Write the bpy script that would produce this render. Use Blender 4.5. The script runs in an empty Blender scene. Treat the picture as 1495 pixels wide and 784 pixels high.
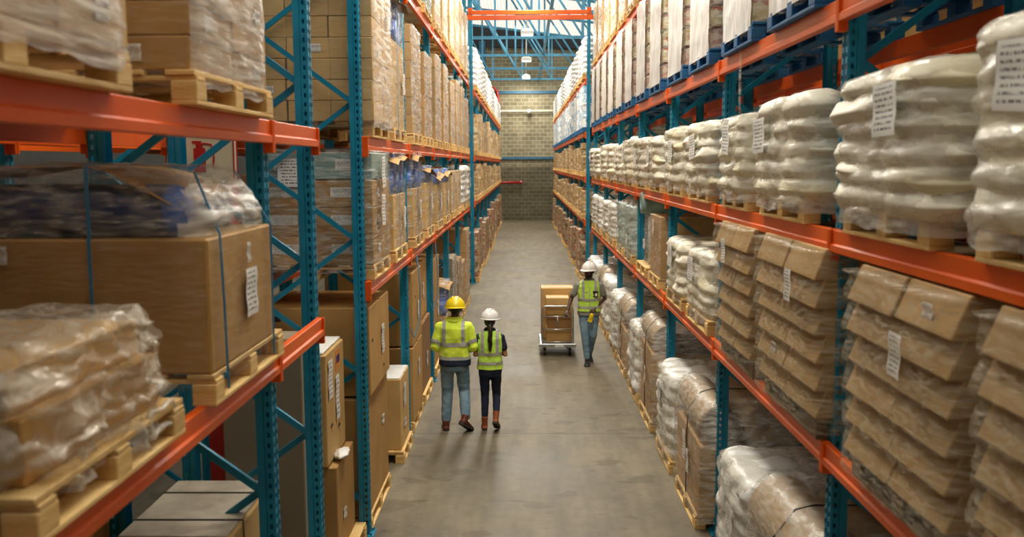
import bpy, math, random
from mathutils import Vector, Matrix, noise as mn

R_ = random.Random(7)
SC = bpy.context.scene
COL = SC.collection
PI = math.pi

# ------------------------------------------------------------------ camera figures
CAM_H = 3.51
F_PX, PITCH, YAW, ROLL = 1318.24, 0.115491527, 0.0140281487, -0.004075566

# ------------------------------------------------------------------ node helpers
def new_mat(name):
    m = bpy.data.materials.new(name); m.use_nodes = True
    nt = m.node_tree; nt.nodes.clear()
    return m, nt
def N(nt, t, **kw):
    n = nt.nodes.new(t)
    for k, v in kw.items():
        if k == 'inp':
            for a, b in v.items(): n.inputs[a].default_value = b
        else: setattr(n, k, v)
    return n
def L(nt, a, b): nt.links.new(a, b)
def coords(nt, scale=(1, 1, 1), kind='Object', rot=(0, 0, 0)):
    tc = N(nt, 'ShaderNodeTexCoord'); mp = N(nt, 'ShaderNodeMapping')
    mp.inputs['Scale'].default_value = scale; mp.inputs['Rotation'].default_value = rot
    L(nt, tc.outputs[kind], mp.inputs['Vector']); return mp.outputs['Vector']
def math_n(nt, op, a, b=None, c=None):
    n = N(nt, 'ShaderNodeMath', operation=op)
    for i, v in enumerate((a, b, c)):
        if v is None: continue
        if isinstance(v, (int, float)): n.inputs[i].default_value = v
        else: L(nt, v, n.inputs[i])
    return n.outputs[0]
def ramp(nt, fac, stops):
    r = N(nt, 'ShaderNodeValToRGB'); cr = r.color_ramp
    while len(cr.elements) > 1: cr.elements.remove(cr.elements[-1])
    cr.elements[0].position = stops[0][0]; cr.elements[0].color = stops[0][1] if len(stops[0][1]) == 4 else (*stops[0][1], 1)
    for p, c in stops[1:]:
        e = cr.elements.new(p); e.color = c if len(c) == 4 else (*c, 1)
    L(nt, fac, r.inputs['Fac']); return r.outputs['Color']
def rgb(h):
    h = h.lstrip('#'); v = [int(h[i:i+2], 16)/255 for i in (0, 2, 4)]
    return tuple(x/12.92 if x <= .04045 else ((x+.055)/1.055)**2.4 for x in v)

def paint(name, c1, c2=None, scale=6, rough=.5, metal=0, bump=0, bscale=40, stretch=(1, 1, 1), rnd=0, spec=.5, sheen=0, coat=0, kind='Object'):
    """plain surface with blotchy variation, random per object, bump"""
    m, nt = new_mat(name)
    out = N(nt, 'ShaderNodeOutputMaterial'); b = N(nt, 'ShaderNodeBsdfPrincipled')
    b.inputs['Roughness'].default_value = rough; b.inputs['Metallic'].default_value = metal
    b.inputs['Specular IOR Level'].default_value = spec
    if sheen: b.inputs['Sheen Weight'].default_value = sheen
    if coat: b.inputs['Coat Weight'].default_value = coat; b.inputs['Coat Roughness'].default_value = .15
    c2 = c2 or c1
    v = coords(nt, stretch, kind)
    n = N(nt, 'ShaderNodeTexNoise', inp={'Scale': scale, 'Detail': 3.0}); L(nt, v, n.inputs['Vector'])
    col = ramp(nt, n.outputs['Fac'], [(.3, c1), (.7, c2)])
    if rnd:
        oi = N(nt, 'ShaderNodeObjectInfo')
        hs = N(nt, 'ShaderNodeHueSaturation')
        L(nt, math_n(nt, 'MULTIPLY_ADD', oi.outputs['Random'], rnd, 1-rnd*.5), hs.inputs['Value'])
        L(nt, col, hs.inputs['Color']); col = hs.outputs['Color']
    L(nt, col, b.inputs['Base Color'])
    if bump:
        n2 = N(nt, 'ShaderNodeTexNoise', inp={'Scale': bscale, 'Detail': 3.0}); L(nt, v, n2.inputs['Vector'])
        bp = N(nt, 'ShaderNodeBump', inp={'Strength': bump, 'Distance': .01}); L(nt, n2.outputs['Fac'], bp.inputs['Height']); L(nt, bp.outputs[0], b.inputs['Normal'])
    L(nt, b.outputs[0], out.inputs[0]); return m

def film(name, lo, hi, col=(.9, .9, .88), rough=.22, scale=5, rot=(.5, .3, .9), stretch=(1.2, 1.2, 9), bstr=.5, dist=.25):
    """stretch film: partly clear, streaky, shiny"""
    m, nt = new_mat(name)
    out = N(nt, 'ShaderNodeOutputMaterial'); b = N(nt, 'ShaderNodeBsdfPrincipled')
    b.inputs['Roughness'].default_value = rough; b.inputs['Specular IOR Level'].default_value = .8
    b.inputs['Base Color'].default_value = (*col, 1)
    tr = N(nt, 'ShaderNodeBsdfTransparent'); tr.inputs['Color'].default_value = (.97, .97, .96, 1)
    v = coords(nt, stretch, 'Object', (.25, .1, 0))
    n = N(nt, 'ShaderNodeTexNoise', inp={'Scale': scale, 'Detail': 4.0, 'Distortion': dist}); L(nt, v, n.inputs['Vector'])
    v2 = coords(nt, (1, 1, 1))
    n2 = N(nt, 'ShaderNodeTexNoise', inp={'Scale': 13.0, 'Detail': 4.0, 'Distortion': 1.2}); L(nt, v2, n2.inputs['Vector'])
    mr = N(nt, 'ShaderNodeMapRange', inp={'From Min': .35, 'From Max': .68, 'To Min': lo, 'To Max': hi}); L(nt, n.outputs['Fac'], mr.inputs['Value'])
    mx = N(nt, 'ShaderNodeMixShader'); L(nt, mr.outputs[0], mx.inputs[0]); L(nt, tr.outputs[0], mx.inputs[1]); L(nt, b.outputs[0], mx.inputs[2])
    h = math_n(nt, 'MULTIPLY_ADD', n2.outputs['Fac'], .35, n.outputs['Fac'])
    bp = N(nt, 'ShaderNodeBump', inp={'Strength': bstr, 'Distance': .03}); L(nt, h, bp.inputs['Height']); L(nt, bp.outputs[0], b.inputs['Normal'])
    L(nt, mx.outputs[0], out.inputs[0]); return m

M = {}
M['blue'] = paint('rack_blue_paint', rgb('0c7898'), rgb('108cb0'), 3, .38, bump=.08, bscale=60, rnd=.12)
M['orange'] = paint('rack_orange_paint', rgb('e25610'), rgb('ef681c'), 2, .3, spec=.3, bump=.05, rnd=.1)
M['wood'] = paint('pale_pallet_wood', rgb('d6ab62'), rgb('efcc8c'), 5, .75, bump=.3, bscale=20, stretch=(1, 1, 6), rnd=.3)
M['greywood'] = paint('weathered_pallet_wood', rgb('6d5a42'), rgb('8d775a'), 5, .85, bump=.3, bscale=20, stretch=(1, 1, 6), rnd=.25)
M['bluewood'] = paint('blue_pallet_paint', rgb('0f4f7d'), rgb('1a6ca3'), 6, .6, bump=.2, bscale=20, rnd=.2)
M['kraft'] = paint('kraft_cardboard', rgb('b58a4c'), rgb('c49a5c'), 3, .7, bump=.05, bscale=90, rnd=.28)
M['kraftlight'] = paint('light_kraft_cardboard', rgb('caa263'), rgb('d8b377'), 3, .65, bump=.05, bscale=90, rnd=.2)
M['kraftdark'] = paint('brown_cardboard', rgb('8f6638'), rgb('9d7344'), 3, .7, bump=.05, bscale=90, rnd=.22)
M['kraftgrey'] = paint('dull_cardboard', rgb('857a64'), rgb('918570'), 2, .8, rnd=.1)
M['kraftdusty'] = paint('dusty_cardboard', rgb('a9854f'), rgb('ba9762'), 3, .7, bump=.05, bscale=90, rnd=.22)
M['tape'] = paint('brown_packing_tape', rgb('8f6434'), rgb('9a6e3c'), 3, .25)
M['sack'] = paint('cream_woven_sack', rgb('e6dfcb'), rgb('f2ecda'), 4, .45, bump=.25, bscale=14, rnd=.12)
M['sackwhite'] = paint('white_plastic_sack', rgb('e9e9e6'), rgb('f4f4f2'), 4, .32, bump=.35, bscale=12, rnd=.08)
M['sackyellow'] = paint('cream_sack_yellow_print', rgb('e8dfb8'), rgb('efe6c9'), 2.5, .4, bump=.25, bscale=14, rnd=.1)
M['paper'] = paint('white_paper', rgb('ecebe6'), rgb('f3f2ee'), 3, .7)
M['strapblue'] = paint('blue_plastic_strap', rgb('3a7fa8'), rgb('4a8fb8'), 3, .35)
M['strapblack'] = paint('black_plastic_strap', rgb('1e1d1c'), rgb('2a2826'), 3, .4)
M['drumblue'] = paint('blue_plastic_roll', rgb('1f5cc4'), rgb('2f74dc'), 3, .28, bump=.1, bscale=20)
M['drumdark'] = paint('navy_plastic_roll', rgb('142a58'), rgb('1c3870'), 3, .3)
M['tealglass'] = paint('teal_plastic_crate', rgb('7fa3a0'), rgb('9dbdb8'), 4, .25, rnd=.1)
M['palewrap'] = paint('pale_wrapped_bale', rgb('c4cbc6'), rgb('d6dbd5'), 5, .25, bump=.5, bscale=9, rnd=.1)
M['film'] = film('clear_stretch_film', .03, .42, (.86, .85, .80), .16, 9, stretch=(1, 1, 5), bstr=.5)
M['filmclear'] = film('tight_clear_stretch_film', .01, .16, (.86, .8, .7), .16, 10, stretch=(1, 1, 6), bstr=.35)
M['filmsack'] = film('sack_stretch_film', .2, .62, (.92, .89, .8), .18, 6, stretch=(.8, .8, 3), bstr=.4)
M['filmmilky'] = film('milky_stretch_film', .2, .68, (.90, .85, .76), .25, 5, stretch=(.7, .7, 5), bstr=.3)
M['filmwhite'] = film('white_stretch_film', .66, .96, (.93, .92, .89), .3, 6, stretch=(1, 5, .6), bstr=.25)
M['filmtan'] = film('dusty_stretch_film', .05, .42, (.80, .72, .56), .2, 9, stretch=(1, 1.5, 6), bstr=.4)
M['filmcrumple'] = film('crumpled_stretch_film', .12, .62, (.84, .77, .64), .14, 6, stretch=(1.5, 1.5, 1.5), bstr=.7, dist=1.2)
M['filmroll'] = film('roll_stretch_film', .1, .5, (.86, .82, .74), .2, 8, stretch=(1, 1, 4), bstr=.4)
M['filmteal'] = film('teal_tinted_film', .4, .7, (.55, .68, .64), .2, 7, bstr=.4)
M['rollkraft'] = paint('brown_paper_roll', rgb('a58a66'), rgb('b59a74'), 3, .4, bump=.1, bscale=10, rnd=.12)
M['rollend'] = paint('paper_roll_end', rgb('84705a'), rgb('96826a'), 8, .6)
M['galv'] = paint('bright_steel_tube', rgb('b6b8ba'), rgb('c6c8ca'), 10, .28, metal=.85)
M['black'] = paint('black_rubber', rgb('161616'), rgb('202020'), 5, .6)
M['red'] = paint('red_paint', rgb('a31d1c'), rgb('b42622'), 3, .4)
M['hivis'] = paint('yellow_hivis_fabric', rgb('dcf53a'), rgb('e8ff50'), 6, .75, bump=.3, bscale=9, sheen=.2)
M['hivisgreen'] = paint('lime_hivis_fabric', rgb('c2f04a'), rgb('cff85c'), 6, .75, bump=.3, bscale=9, sheen=.2)
M['silver'] = paint('grey_reflective_tape', rgb('a9a9a6'), rgb('b6b6b2'), 8, .35)
M['navy'] = paint('navy_cloth', rgb('101a2e'), rgb('18243b'), 6, .85, bump=.3, bscale=10)
M['denim'] = paint('faded_blue_denim', rgb('5f7f95'), rgb('88a3b3'), 5, .85, bump=.4, bscale=12)
M['denimdark'] = paint('dark_indigo_denim', rgb('121c33'), rgb('1d2a47'), 5, .85, bump=.4, bscale=12)
M['tee'] = paint('grey_cotton', rgb('7f8078'), rgb('8f9088'), 5, .9, bump=.3, bscale=12)
M['boot'] = paint('brown_leather', rgb('5c2a1c'), rgb('74382a'), 8, .45)
M['boottan'] = paint('tan_leather', rgb('8e4a22'), rgb('a55a2c'), 8, .5)
M['shoe'] = paint('dark_shoe', rgb('1c1f22'), rgb('2a2e33'), 8, .5)
M['sole'] = paint('rubber_sole', rgb('2a2725'), rgb('35312e'), 8, .7)
M['helmyel'] = paint('yellow_helmet_plastic', rgb('f2d20c'), rgb('f6da1e'), 3, .25, coat=.4)
M['helmwht'] = paint('white_helmet_plastic', rgb('eceae6'), rgb('f4f2ee'), 3, .25, coat=.4)
M['skindark'] = paint('dark_brown_skin', rgb('4a2e20'), rgb('583828'), 8, .5)
M['skin'] = paint('tan_skin', rgb('a5714f'), rgb('b37f5c'), 8, .5)
M['hair'] = paint('black_hair', rgb('0d0b0b'), rgb('1b1716'), 20, .4, stretch=(8, 8, 1))
M['eye'] = paint('eye_white', rgb('d8d4cc'), rgb('e2ded6'), 5, .3)
M['foam'] = paint('white_foam_sheet', rgb('e3e2de'), rgb('efeeea'), 5, .5, bump=.4, bscale=12)
M['lampwhite'] = paint('white_lamp_housing', rgb('e8e6e0'), rgb('f0eeea'), 3, .4)

def mat_upright():
    m, nt = new_mat('perforated_blue_upright')
    out = N(nt, 'ShaderNodeOutputMaterial'); b = N(nt, 'ShaderNodeBsdfPrincipled'); b.inputs['Roughness'].default_value = .38
    tc = N(nt, 'ShaderNodeTexCoord'); sp = N(nt, 'ShaderNodeSeparateXYZ'); L(nt, tc.outputs['Object'], sp.inputs[0])
    n = N(nt, 'ShaderNodeTexNoise', inp={'Scale': 4.0, 'Detail': 3.0}); L(nt, tc.outputs['Object'], n.inputs['Vector'])
    oi = N(nt, 'ShaderNodeObjectInfo'); hs = N(nt, 'ShaderNodeHueSaturation')
    L(nt, ramp(nt, n.outputs['Fac'], [(.3, rgb('0c7898')), (.7, rgb('118fb4'))]), hs.inputs['Color'])
    L(nt, math_n(nt, 'MULTIPLY_ADD', oi.outputs['Random'], .14, .93), hs.inputs['Value'])
    L(nt, hs.outputs['Color'], b.inputs['Base Color'])
    z = math_n(nt, 'LESS_THAN', math_n(nt, 'FRACT', math_n(nt, 'MULTIPLY', sp.outputs['Z'], 1/.062)), .46)
    hy = math_n(nt, 'LESS_THAN', math_n(nt, 'ABSOLUTE', math_n(nt, 'SUBTRACT', math_n(nt, 'ABSOLUTE', sp.outputs['Y']), .028)), .0095)
    hx = math_n(nt, 'LESS_THAN', math_n(nt, 'ABSOLUTE', math_n(nt, 'SUBTRACT', sp.outputs['X'], .022)), .009)
    geo = N(nt, 'ShaderNodeNewGeometry')
    sn = N(nt, 'ShaderNodeSeparateXYZ'); 
    vt = N(nt, 'ShaderNodeVectorTransform', vector_type='NORMAL', convert_from='WORLD', convert_to='OBJECT'); L(nt, geo.outputs['Normal'], vt.inputs[0]); L(nt, vt.outputs[0], sn.inputs[0])
    ax = math_n(nt, 'GREATER_THAN', sn.outputs['X'], .7); ay = math_n(nt, 'GREATER_THAN', math_n(nt, 'ABSOLUTE', sn.outputs['Y']), .7)
    hole = math_n(nt, 'MULTIPLY', z, math_n(nt, 'MAXIMUM', math_n(nt, 'MULTIPLY', ax, hy), math_n(nt, 'MULTIPLY', ay, hx)))
    tr = N(nt, 'ShaderNodeBsdfTransparent'); mx = N(nt, 'ShaderNodeMixShader')
    L(nt, hole, mx.inputs[0]); L(nt, b.outputs[0], mx.inputs[1]); L(nt, tr.outputs[0], mx.inputs[2]); L(nt, mx.outputs[0], out.inputs[0])
    return m
M['upright'] = mat_upright()

def mat_label():
    """white sheet with rows of small grey print, on UV"""
    m, nt = new_mat('printed_paper_label')
    out = N(nt, 'ShaderNodeOutputMaterial'); b = N(nt, 'ShaderNodeBsdfPrincipled'); b.inputs['Roughness'].default_value = .6
    tc = N(nt, 'ShaderNodeTexCoord'); sp = N(nt, 'ShaderNodeSeparateXYZ'); L(nt, tc.outputs['UV'], sp.inputs[0])
    row = math_n(nt, 'LESS_THAN', math_n(nt, 'FRACT', math_n(nt, 'MULTIPLY', sp.outputs['Y'], 9.0)), .42)
    mp = N(nt, 'ShaderNodeMapping'); mp.inputs['Scale'].default_value = (22, 9, 1); L(nt, tc.outputs['UV'], mp.inputs[0])
    n = N(nt, 'ShaderNodeTexNoise', inp={'Scale': 1.0, 'Detail': 1.0}); L(nt, mp.outputs[0], n.inputs['Vector'])
    ink = math_n(nt, 'GREATER_THAN', n.outputs['Fac'], .47)
    inx = math_n(nt, 'MULTIPLY', math_n(nt, 'GREATER_THAN', sp.outputs['X'], .1), math_n(nt, 'LESS_THAN', sp.outputs['X'], .86))
    iny = math_n(nt, 'MULTIPLY', math_n(nt, 'GREATER_THAN', sp.outputs['Y'], .08), math_n(nt, 'LESS_THAN', sp.outputs['Y'], .92))
    f = math_n(nt, 'MULTIPLY', math_n(nt, 'MULTIPLY', row, ink), math_n(nt, 'MULTIPLY', inx, iny))
    mx = N(nt, 'ShaderNodeMix', data_type='RGBA'); mx.inputs[6].default_value = (*rgb('efeeea'), 1); mx.inputs[7].default_value = (*rgb('6d6c6c'), 1)
    L(nt, f, mx.inputs[0]); L(nt, mx.outputs[2], b.inputs['Base Color']); L(nt, b.outputs[0], out.inputs[0]); return m
M['label'] = mat_label()

def mat_jar():
    m, nt = new_mat('printed_jar_labels')
    out = N(nt, 'ShaderNodeOutputMaterial'); b = N(nt, 'ShaderNodeBsdfPrincipled'); b.inputs['Roughness'].default_value = .3
    v = coords(nt, (1, 1, 1)); vo = N(nt, 'ShaderNodeTexVoronoi', inp={'Scale': 11.0}); L(nt, v, vo.inputs['Vector'])
    sp = N(nt, 'ShaderNodeSeparateColor'); L(nt, vo.outputs['Color'], sp.inputs[0])
    oi = N(nt, 'ShaderNodeObjectInfo')
    a = ramp(nt, sp.outputs[0], [(0, rgb('9d5a50')), (.3, rgb('cf9a8a')), (.55, rgb('e8dcc4')), (.75, rgb('c08a62')), (1, rgb('e0d8c8'))])
    c = ramp(nt, sp.outputs[0], [(0, rgb('b8443a')), (.2, rgb('dcc890')), (.5, rgb('eee4ca')), (.75, rgb('c5a868')), (1, rgb('e8e2d2'))])
    mx = N(nt, 'ShaderNodeMix', data_type='RGBA'); L(nt, math_n(nt, 'GREATER_THAN', oi.outputs['Random'], .5), mx.inputs[0]); L(nt, a, mx.inputs[6]); L(nt, c, mx.inputs[7])
    L(nt, mx.outputs[2], b.inputs['Base Color']); L(nt, b.outputs[0], out.inputs[0]); return m
M['jar'] = mat_jar()

def mat_floor():
    m, nt = new_mat('polished_concrete_floor')
    out = N(nt, 'ShaderNodeOutputMaterial'); b = N(nt, 'ShaderNodeBsdfPrincipled')
    v = coords(nt, (1, 1, 1))
    n1 = N(nt, 'ShaderNodeTexNoise', inp={'Scale': .55, 'Detail': 6.0, 'Roughness': .6}); L(nt, v, n1.inputs['Vector'])
    n2 = N(nt, 'ShaderNodeTexNoise', inp={'Scale': 7.0, 'Detail': 6.0, 'Roughness': .7}); L(nt, v, n2.inputs['Vector'])
    v3 = coords(nt, (2.2, .35, 1)); n3 = N(nt, 'ShaderNodeTexNoise', inp={'Scale': 2.0, 'Detail': 3.0}); L(nt, v3, n3.inputs['Vector'])
    s = math_n(nt, 'ADD', math_n(nt, 'MULTIPLY', n1.outputs['Fac'], .5), math_n(nt, 'ADD', math_n(nt, 'MULTIPLY', n2.outputs['Fac'], .2), math_n(nt, 'MULTIPLY', n3.outputs['Fac'], .3)))
    col = ramp(nt, s, [(.34, rgb('4d463a')), (.5, rgb('716856')), (.66, rgb('8d836d'))])
    # dark irregular stains
    n4 = N(nt, 'ShaderNodeTexNoise', inp={'Scale': 1.7, 'Detail': 2.0}); L(nt, coords(nt, (1, 1.6, 1)), n4.inputs['Vector'])
    st = ramp(nt, n4.outputs['Fac'], [(.605, (1, 1, 1)), (.64, (.74, .72, .69))])
    mx = N(nt, 'ShaderNodeMix', data_type='RGBA', blend_type='MULTIPLY'); mx.inputs[0].default_value = 1; L(nt, col, mx.inputs[6]); L(nt, st, mx.inputs[7])
    # saw-cut joints
    sp = N(nt, 'ShaderNodeSeparateXYZ'); L(nt, v, sp.inputs[0])
    jy = math_n(nt, 'LESS_THAN', math_n(nt, 'ABSOLUTE', math_n(nt, 'SUBTRACT', math_n(nt, 'FRACT', math_n(nt, 'MULTIPLY', math_n(nt, 'ADD', sp.outputs['Y'], -11.5+30+3), 1/6.0)), .5)), .0012)
    jx = math_n(nt, 'LESS_THAN', math_n(nt, 'ABSOLUTE', math_n(nt, 'ADD', sp.outputs['X'], 20.0)), .005)
    j = math_n(nt, 'MAXIMUM', jy, jx)
    mx2 = N(nt, 'ShaderNodeMix', data_type='RGBA'); L(nt, j, mx2.inputs[0]); L(nt, mx.outputs[2], mx2.inputs[6]); mx2.inputs[7].default_value = (*rgb('3b362f'), 1)
    L(nt, mx2.outputs[2], b.inputs['Base Color'])
    L(nt, math_n(nt, 'MULTIPLY_ADD', n1.outputs['Fac'], .5, .25), b.inputs['Roughness']); b.inputs['Specular IOR Level'].default_value = .3
    bp = N(nt, 'ShaderNodeBump', inp={'Strength': .12, 'Distance': .01}); L(nt, n2.outputs['Fac'], bp.inputs['Height']); L(nt, bp.outputs[0], b.inputs['Normal'])
    L(nt, b.outputs[0], out.inputs[0]); return m
M['floor'] = mat_floor()

def mat_brick():
    m, nt = new_mat('concrete_block_wall')
    out = N(nt, 'ShaderNodeOutputMaterial'); b = N(nt, 'ShaderNodeBsdfPrincipled'); b.inputs['Roughness'].default_value = .85
    tc = N(nt, 'ShaderNodeTexCoord'); sp = N(nt, 'ShaderNodeSeparateXYZ'); L(nt, tc.outputs['Object'], sp.inputs[0])
    cb = N(nt, 'ShaderNodeCombineXYZ'); L(nt, math_n(nt, 'ADD', sp.outputs['X'], sp.outputs['Y']), cb.inputs[0]); L(nt, sp.outputs['Z'], cb.inputs[1])
    br = N(nt, 'ShaderNodeTexBrick', inp={'Scale': 1.0, 'Mortar Size': .018, 'Brick Width': .46, 'Row Height': .235, 'Mortar Smooth': .3, 'Bias': 0.0})
    br.inputs['Color1'].default_value = (*rgb('7d7660'), 1); br.inputs['Color2'].default_value = (*rgb('968e76'), 1); br.inputs['Mortar'].default_value = (*rgb('bab39c'), 1)
    L(nt, cb.outputs[0], br.inputs['Vector'])
    n = N(nt, 'ShaderNodeTexNoise', inp={'Scale': 1.2, 'Detail': 5.0}); L(nt, tc.outputs['Object'], n.inputs['Vector'])
    mx = N(nt, 'ShaderNodeMix', data_type='RGBA', blend_type='MULTIPLY'); mx.inputs[0].default_value = 1; L(nt, br.outputs['Color'], mx.inputs[6])
    L(nt, ramp(nt, n.outputs['Fac'], [(.35, (.78, .76, .7)), (.65, (1, 1, .97))]), mx.inputs[7])
    # the lower wall has been painted over in a darker grey
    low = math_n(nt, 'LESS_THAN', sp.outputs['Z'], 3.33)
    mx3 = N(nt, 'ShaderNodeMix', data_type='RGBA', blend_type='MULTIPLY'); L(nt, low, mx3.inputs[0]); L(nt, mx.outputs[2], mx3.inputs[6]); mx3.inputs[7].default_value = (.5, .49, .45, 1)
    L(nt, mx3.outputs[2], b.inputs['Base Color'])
    bp = N(nt, 'ShaderNodeBump', inp={'Strength': .6, 'Distance': .02}); L(nt, br.outputs['Fac'], bp.inputs['Height']); bp.invert = True; L(nt, bp.outputs[0], b.inputs['Normal'])
    L(nt, b.outputs[0], out.inputs[0]); return m
M['brick'] = mat_brick()

def mat_roof():
    m, nt = new_mat('translucent_roof_sheet')
    out = N(nt, 'ShaderNodeOutputMaterial')
    d = N(nt, 'ShaderNodeBsdfDiffuse'); d.inputs[0].default_value = (.8, .79, .74, 1)
    t = N(nt, 'ShaderNodeBsdfTranslucent'); t.inputs[0].default_value = (.9, .89, .84, 1)
    mx = N(nt, 'ShaderNodeMixShader'); mx.inputs[0].default_value = .62
    L(nt, d.outputs[0], mx.inputs[1]); L(nt, t.outputs[0], mx.inputs[2]); L(nt, mx.outputs[0], out.inputs[0]); return m
M['roof'] = mat_roof()
def mat_glow():
    m, nt = new_mat('lit_lamp_diffuser')
    out = N(nt, 'ShaderNodeOutputMaterial'); e = N(nt, 'ShaderNodeEmission'); e.inputs[0].default_value = (1, .97, .9, 1); e.inputs[1].default_value = 3.0
    L(nt, e.outputs[0], out.inputs[0]); return m
M['glow'] = mat_glow()

# ------------------------------------------------------------------ mesh helpers
class MB:
    def __init__(s): s.v = []; s.f = []; s.uv = None
    def add(s, vs, fs):
        o = len(s.v); s.v += [tuple(p) for p in vs]; s.f += [tuple(i+o for i in f) for f in fs]; return s
    def box(s, x0, x1, y0, y1, z0, z1, b=0.0):
        b = min(b, (x1-x0)*.3, (y1-y0)*.3, (z1-z0)*.3)
        if b <= 0:
            return s.add([(x, y, z) for x in (x0, x1) for y in (y0, y1) for z in (z0, z1)],
                         [(0, 1, 3, 2), (4, 6, 7, 5), (0, 4, 5, 1), (2, 3, 7, 6), (0, 2, 6, 4), (1, 5, 7, 3)])
        lo, hi = (x0, y0, z0), (x1, y1, z1); V = []; idx = {}
        for cx in (0, 1):
            for cy in (0, 1):
                for cz in (0, 1):
                    c = (cx, cy, cz)
                    for a in range(3):
                        p = []
                        for k in range(3):
                            e = hi[k] if c[k] else lo[k]
                            p.append(e if k == a else e + (-b if c[k] else b))
                        idx[c, a] = len(V); V.append(tuple(p))
        Fs = []
        for a in range(3):
            for sgn in (0, 1):
                u, w = (a+1) % 3, (a+2) % 3
                loop = []
                for (i, j) in ((0, 0), (1, 0), (1, 1), (0, 1)):
                    c = [0, 0, 0]; c[a] = sgn; c[u] = i; c[w] = j; loop.append(idx[tuple(c), a])
                Fs.append(tuple(loop if sgn else loop[::-1]))
        for a in range(3):
            u, w = (a+1) % 3, (a+2) % 3
            for i in (0, 1):
                for j in (0, 1):
                    c0 = [0, 0, 0]; c0[u] = i; c0[w] = j; c1 = list(c0); c1[a] = 1
                    c0, c1 = tuple(c0), tuple(c1)
                    q = (idx[c0, u], idx[c1, u], idx[c1, w], idx[c0, w])
                    Fs.append(q if (i != j) else q[::-1])
        for c in [(i, j, k) for i in (0, 1) for j in (0, 1) for k in (0, 1)]:
            t = (idx[c, 0], idx[c, 1], idx[c, 2]); Fs.append(t if sum(c) % 2 else t[::-1])
        return s.add(V, Fs)
    def tube(s, pts, r, n=10, cap=True, flat=None):
        """round tube along points; r number or list; flat=(a,b) elliptical in (side, other)"""
        pts = [Vector(p) for p in pts]; rs = r if isinstance(r, (list, tuple)) else [r]*len(pts)
        V = []; up = None
        for i, p in enumerate(pts):
            t = (pts[min(i+1, len(pts)-1)]-pts[max(i-1, 0)]).normalized()
            if up is None:
                up = Vector((0, 1, 0)) if abs(t.y) < .9 else Vector((0, 0, 1))
            a = t.cross(up).normalized(); b = a.cross(t).normalized(); up = b
            rr = rs[i]; ra, rb = (rr, rr) if not isinstance(rr, (tuple, list)) else rr
            for k in range(n):
                th = 2*PI*k/n; V.append(p+a*math.cos(th)*ra+b*math.sin(th)*rb)
        F = []
        for i in range(len(pts)-1):
            for k in range(n):
                k2 = (k+1) % n; F.append((i*n+k, i*n+k2, (i+1)*n+k2, (i+1)*n+k))
        if cap:
            F.append(tuple(range(n-1, -1, -1))); F.append(tuple(range((len(pts)-1)*n, len(pts)*n)))
        return s.add(V, F)
    def rings(s, rings, cap=True):
        n = len(rings[0]); V = [p for r in rings for p in r]; F = []
        for i in range(len(rings)-1):
            for k in range(n):
                k2 = (k+1) % n; F.append((i*n+k, i*n+k2, (i+1)*n+k2, (i+1)*n+k))
        if cap:
            F.append(tuple(range(n-1, -1, -1))); F.append(tuple(range((len(rings)-1)*n, len(rings)*n)))
        return s.add(V, F)
    def ell(s, c, r, nu=16, nv=10, rot=None):
        V = []; F = []; c = Vector(c)
        for j in range(1, nv):
            ph = PI*j/nv
            for i in range(nu):
                th = 2*PI*i/nu
                p = Vector((r[0]*math.sin(ph)*math.cos(th), r[1]*math.sin(ph)*math.sin(th), r[2]*math.cos(ph)))
                if rot: p = rot @ p
                V.append(c+p)
        t = Vector((0, 0, r[2])); bt = Vector((0, 0, -r[2]))
        if rot: t = rot @ t; bt = rot @ bt
        V += [c+t, c+bt]; T, B = len(V)-2, len(V)-1
        for j in range(nv-2):
            for i in range(nu):
                i2 = (i+1) % nu; F.append((j*nu+i, (j+1)*nu+i, (j+1)*nu+i2, j*nu+i2))
        for i in range(nu):
            i2 = (i+1) % nu; F.append((T, i, i2)); F.append((B, (nv-2)*nu+i2, (nv-2)*nu+i))
        return s.add(V, F)
    def mesh(s, name, smooth=False, angle=None):
        me = bpy.data.meshes.new(name); me.from_pydata([tuple(v) for v in s.v], [], s.f)
        if s.uv:
            l = me.uv_layers.new(name='UVMap')
            for i, lp in enumerate(me.loops): l.data[i].uv = s.uv[lp.vertex_index]
        if smooth: me.polygons.foreach_set('use_smooth', [True]*len(me.polygons))
        me.update(); return me

def ob(name, me, mat, parent=None, loc=(0, 0, 0), rot=(0, 0, 0), scale=(1, 1, 1), **props):
    if isinstance(me, MB): me = me.mesh(name, props.pop('smooth', False))
    else: props.pop('smooth', None)
    o = bpy.data.objects.new(name, me); COL.objects.link(o)
    if mat is not None and not me.materials: me.materials.append(mat)
    elif mat is not None and me.materials[0] != mat:
        o.material_slots[0].link = 'OBJECT'; o.material_slots[0].material = mat
    o.parent = parent; o.location = loc; o.rotation_euler = rot; o.scale = scale
    for k, v in props.items(): o[k] = v
    return o
def thing(name, label, cat, loc=(0, 0, 0), rz=0.0, group=None):
    o = bpy.data.objects.new(name, None); COL.objects.link(o); o.empty_display_size = .1
    o.location = loc; o.rotation_euler = (0, 0, rz); o['label'] = label; o['category'] = cat
    if group: o['group'] = group
    return o
def tag(o, label, cat, group=None):
    o['label'] = label; o['category'] = cat
    if group: o['group'] = group
    return o
def struct(name, mb, mat, **kw):
    o = ob(name, mb, mat, **kw); o['kind'] = 'structure'; return o
CH = {}
def copy_tree(o, parent=None):
    c = o.copy(); COL.objects.link(c); c.parent = parent
    for ch in CH.get(o.name) or o.children: copy_tree(ch, c)
    return c

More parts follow.
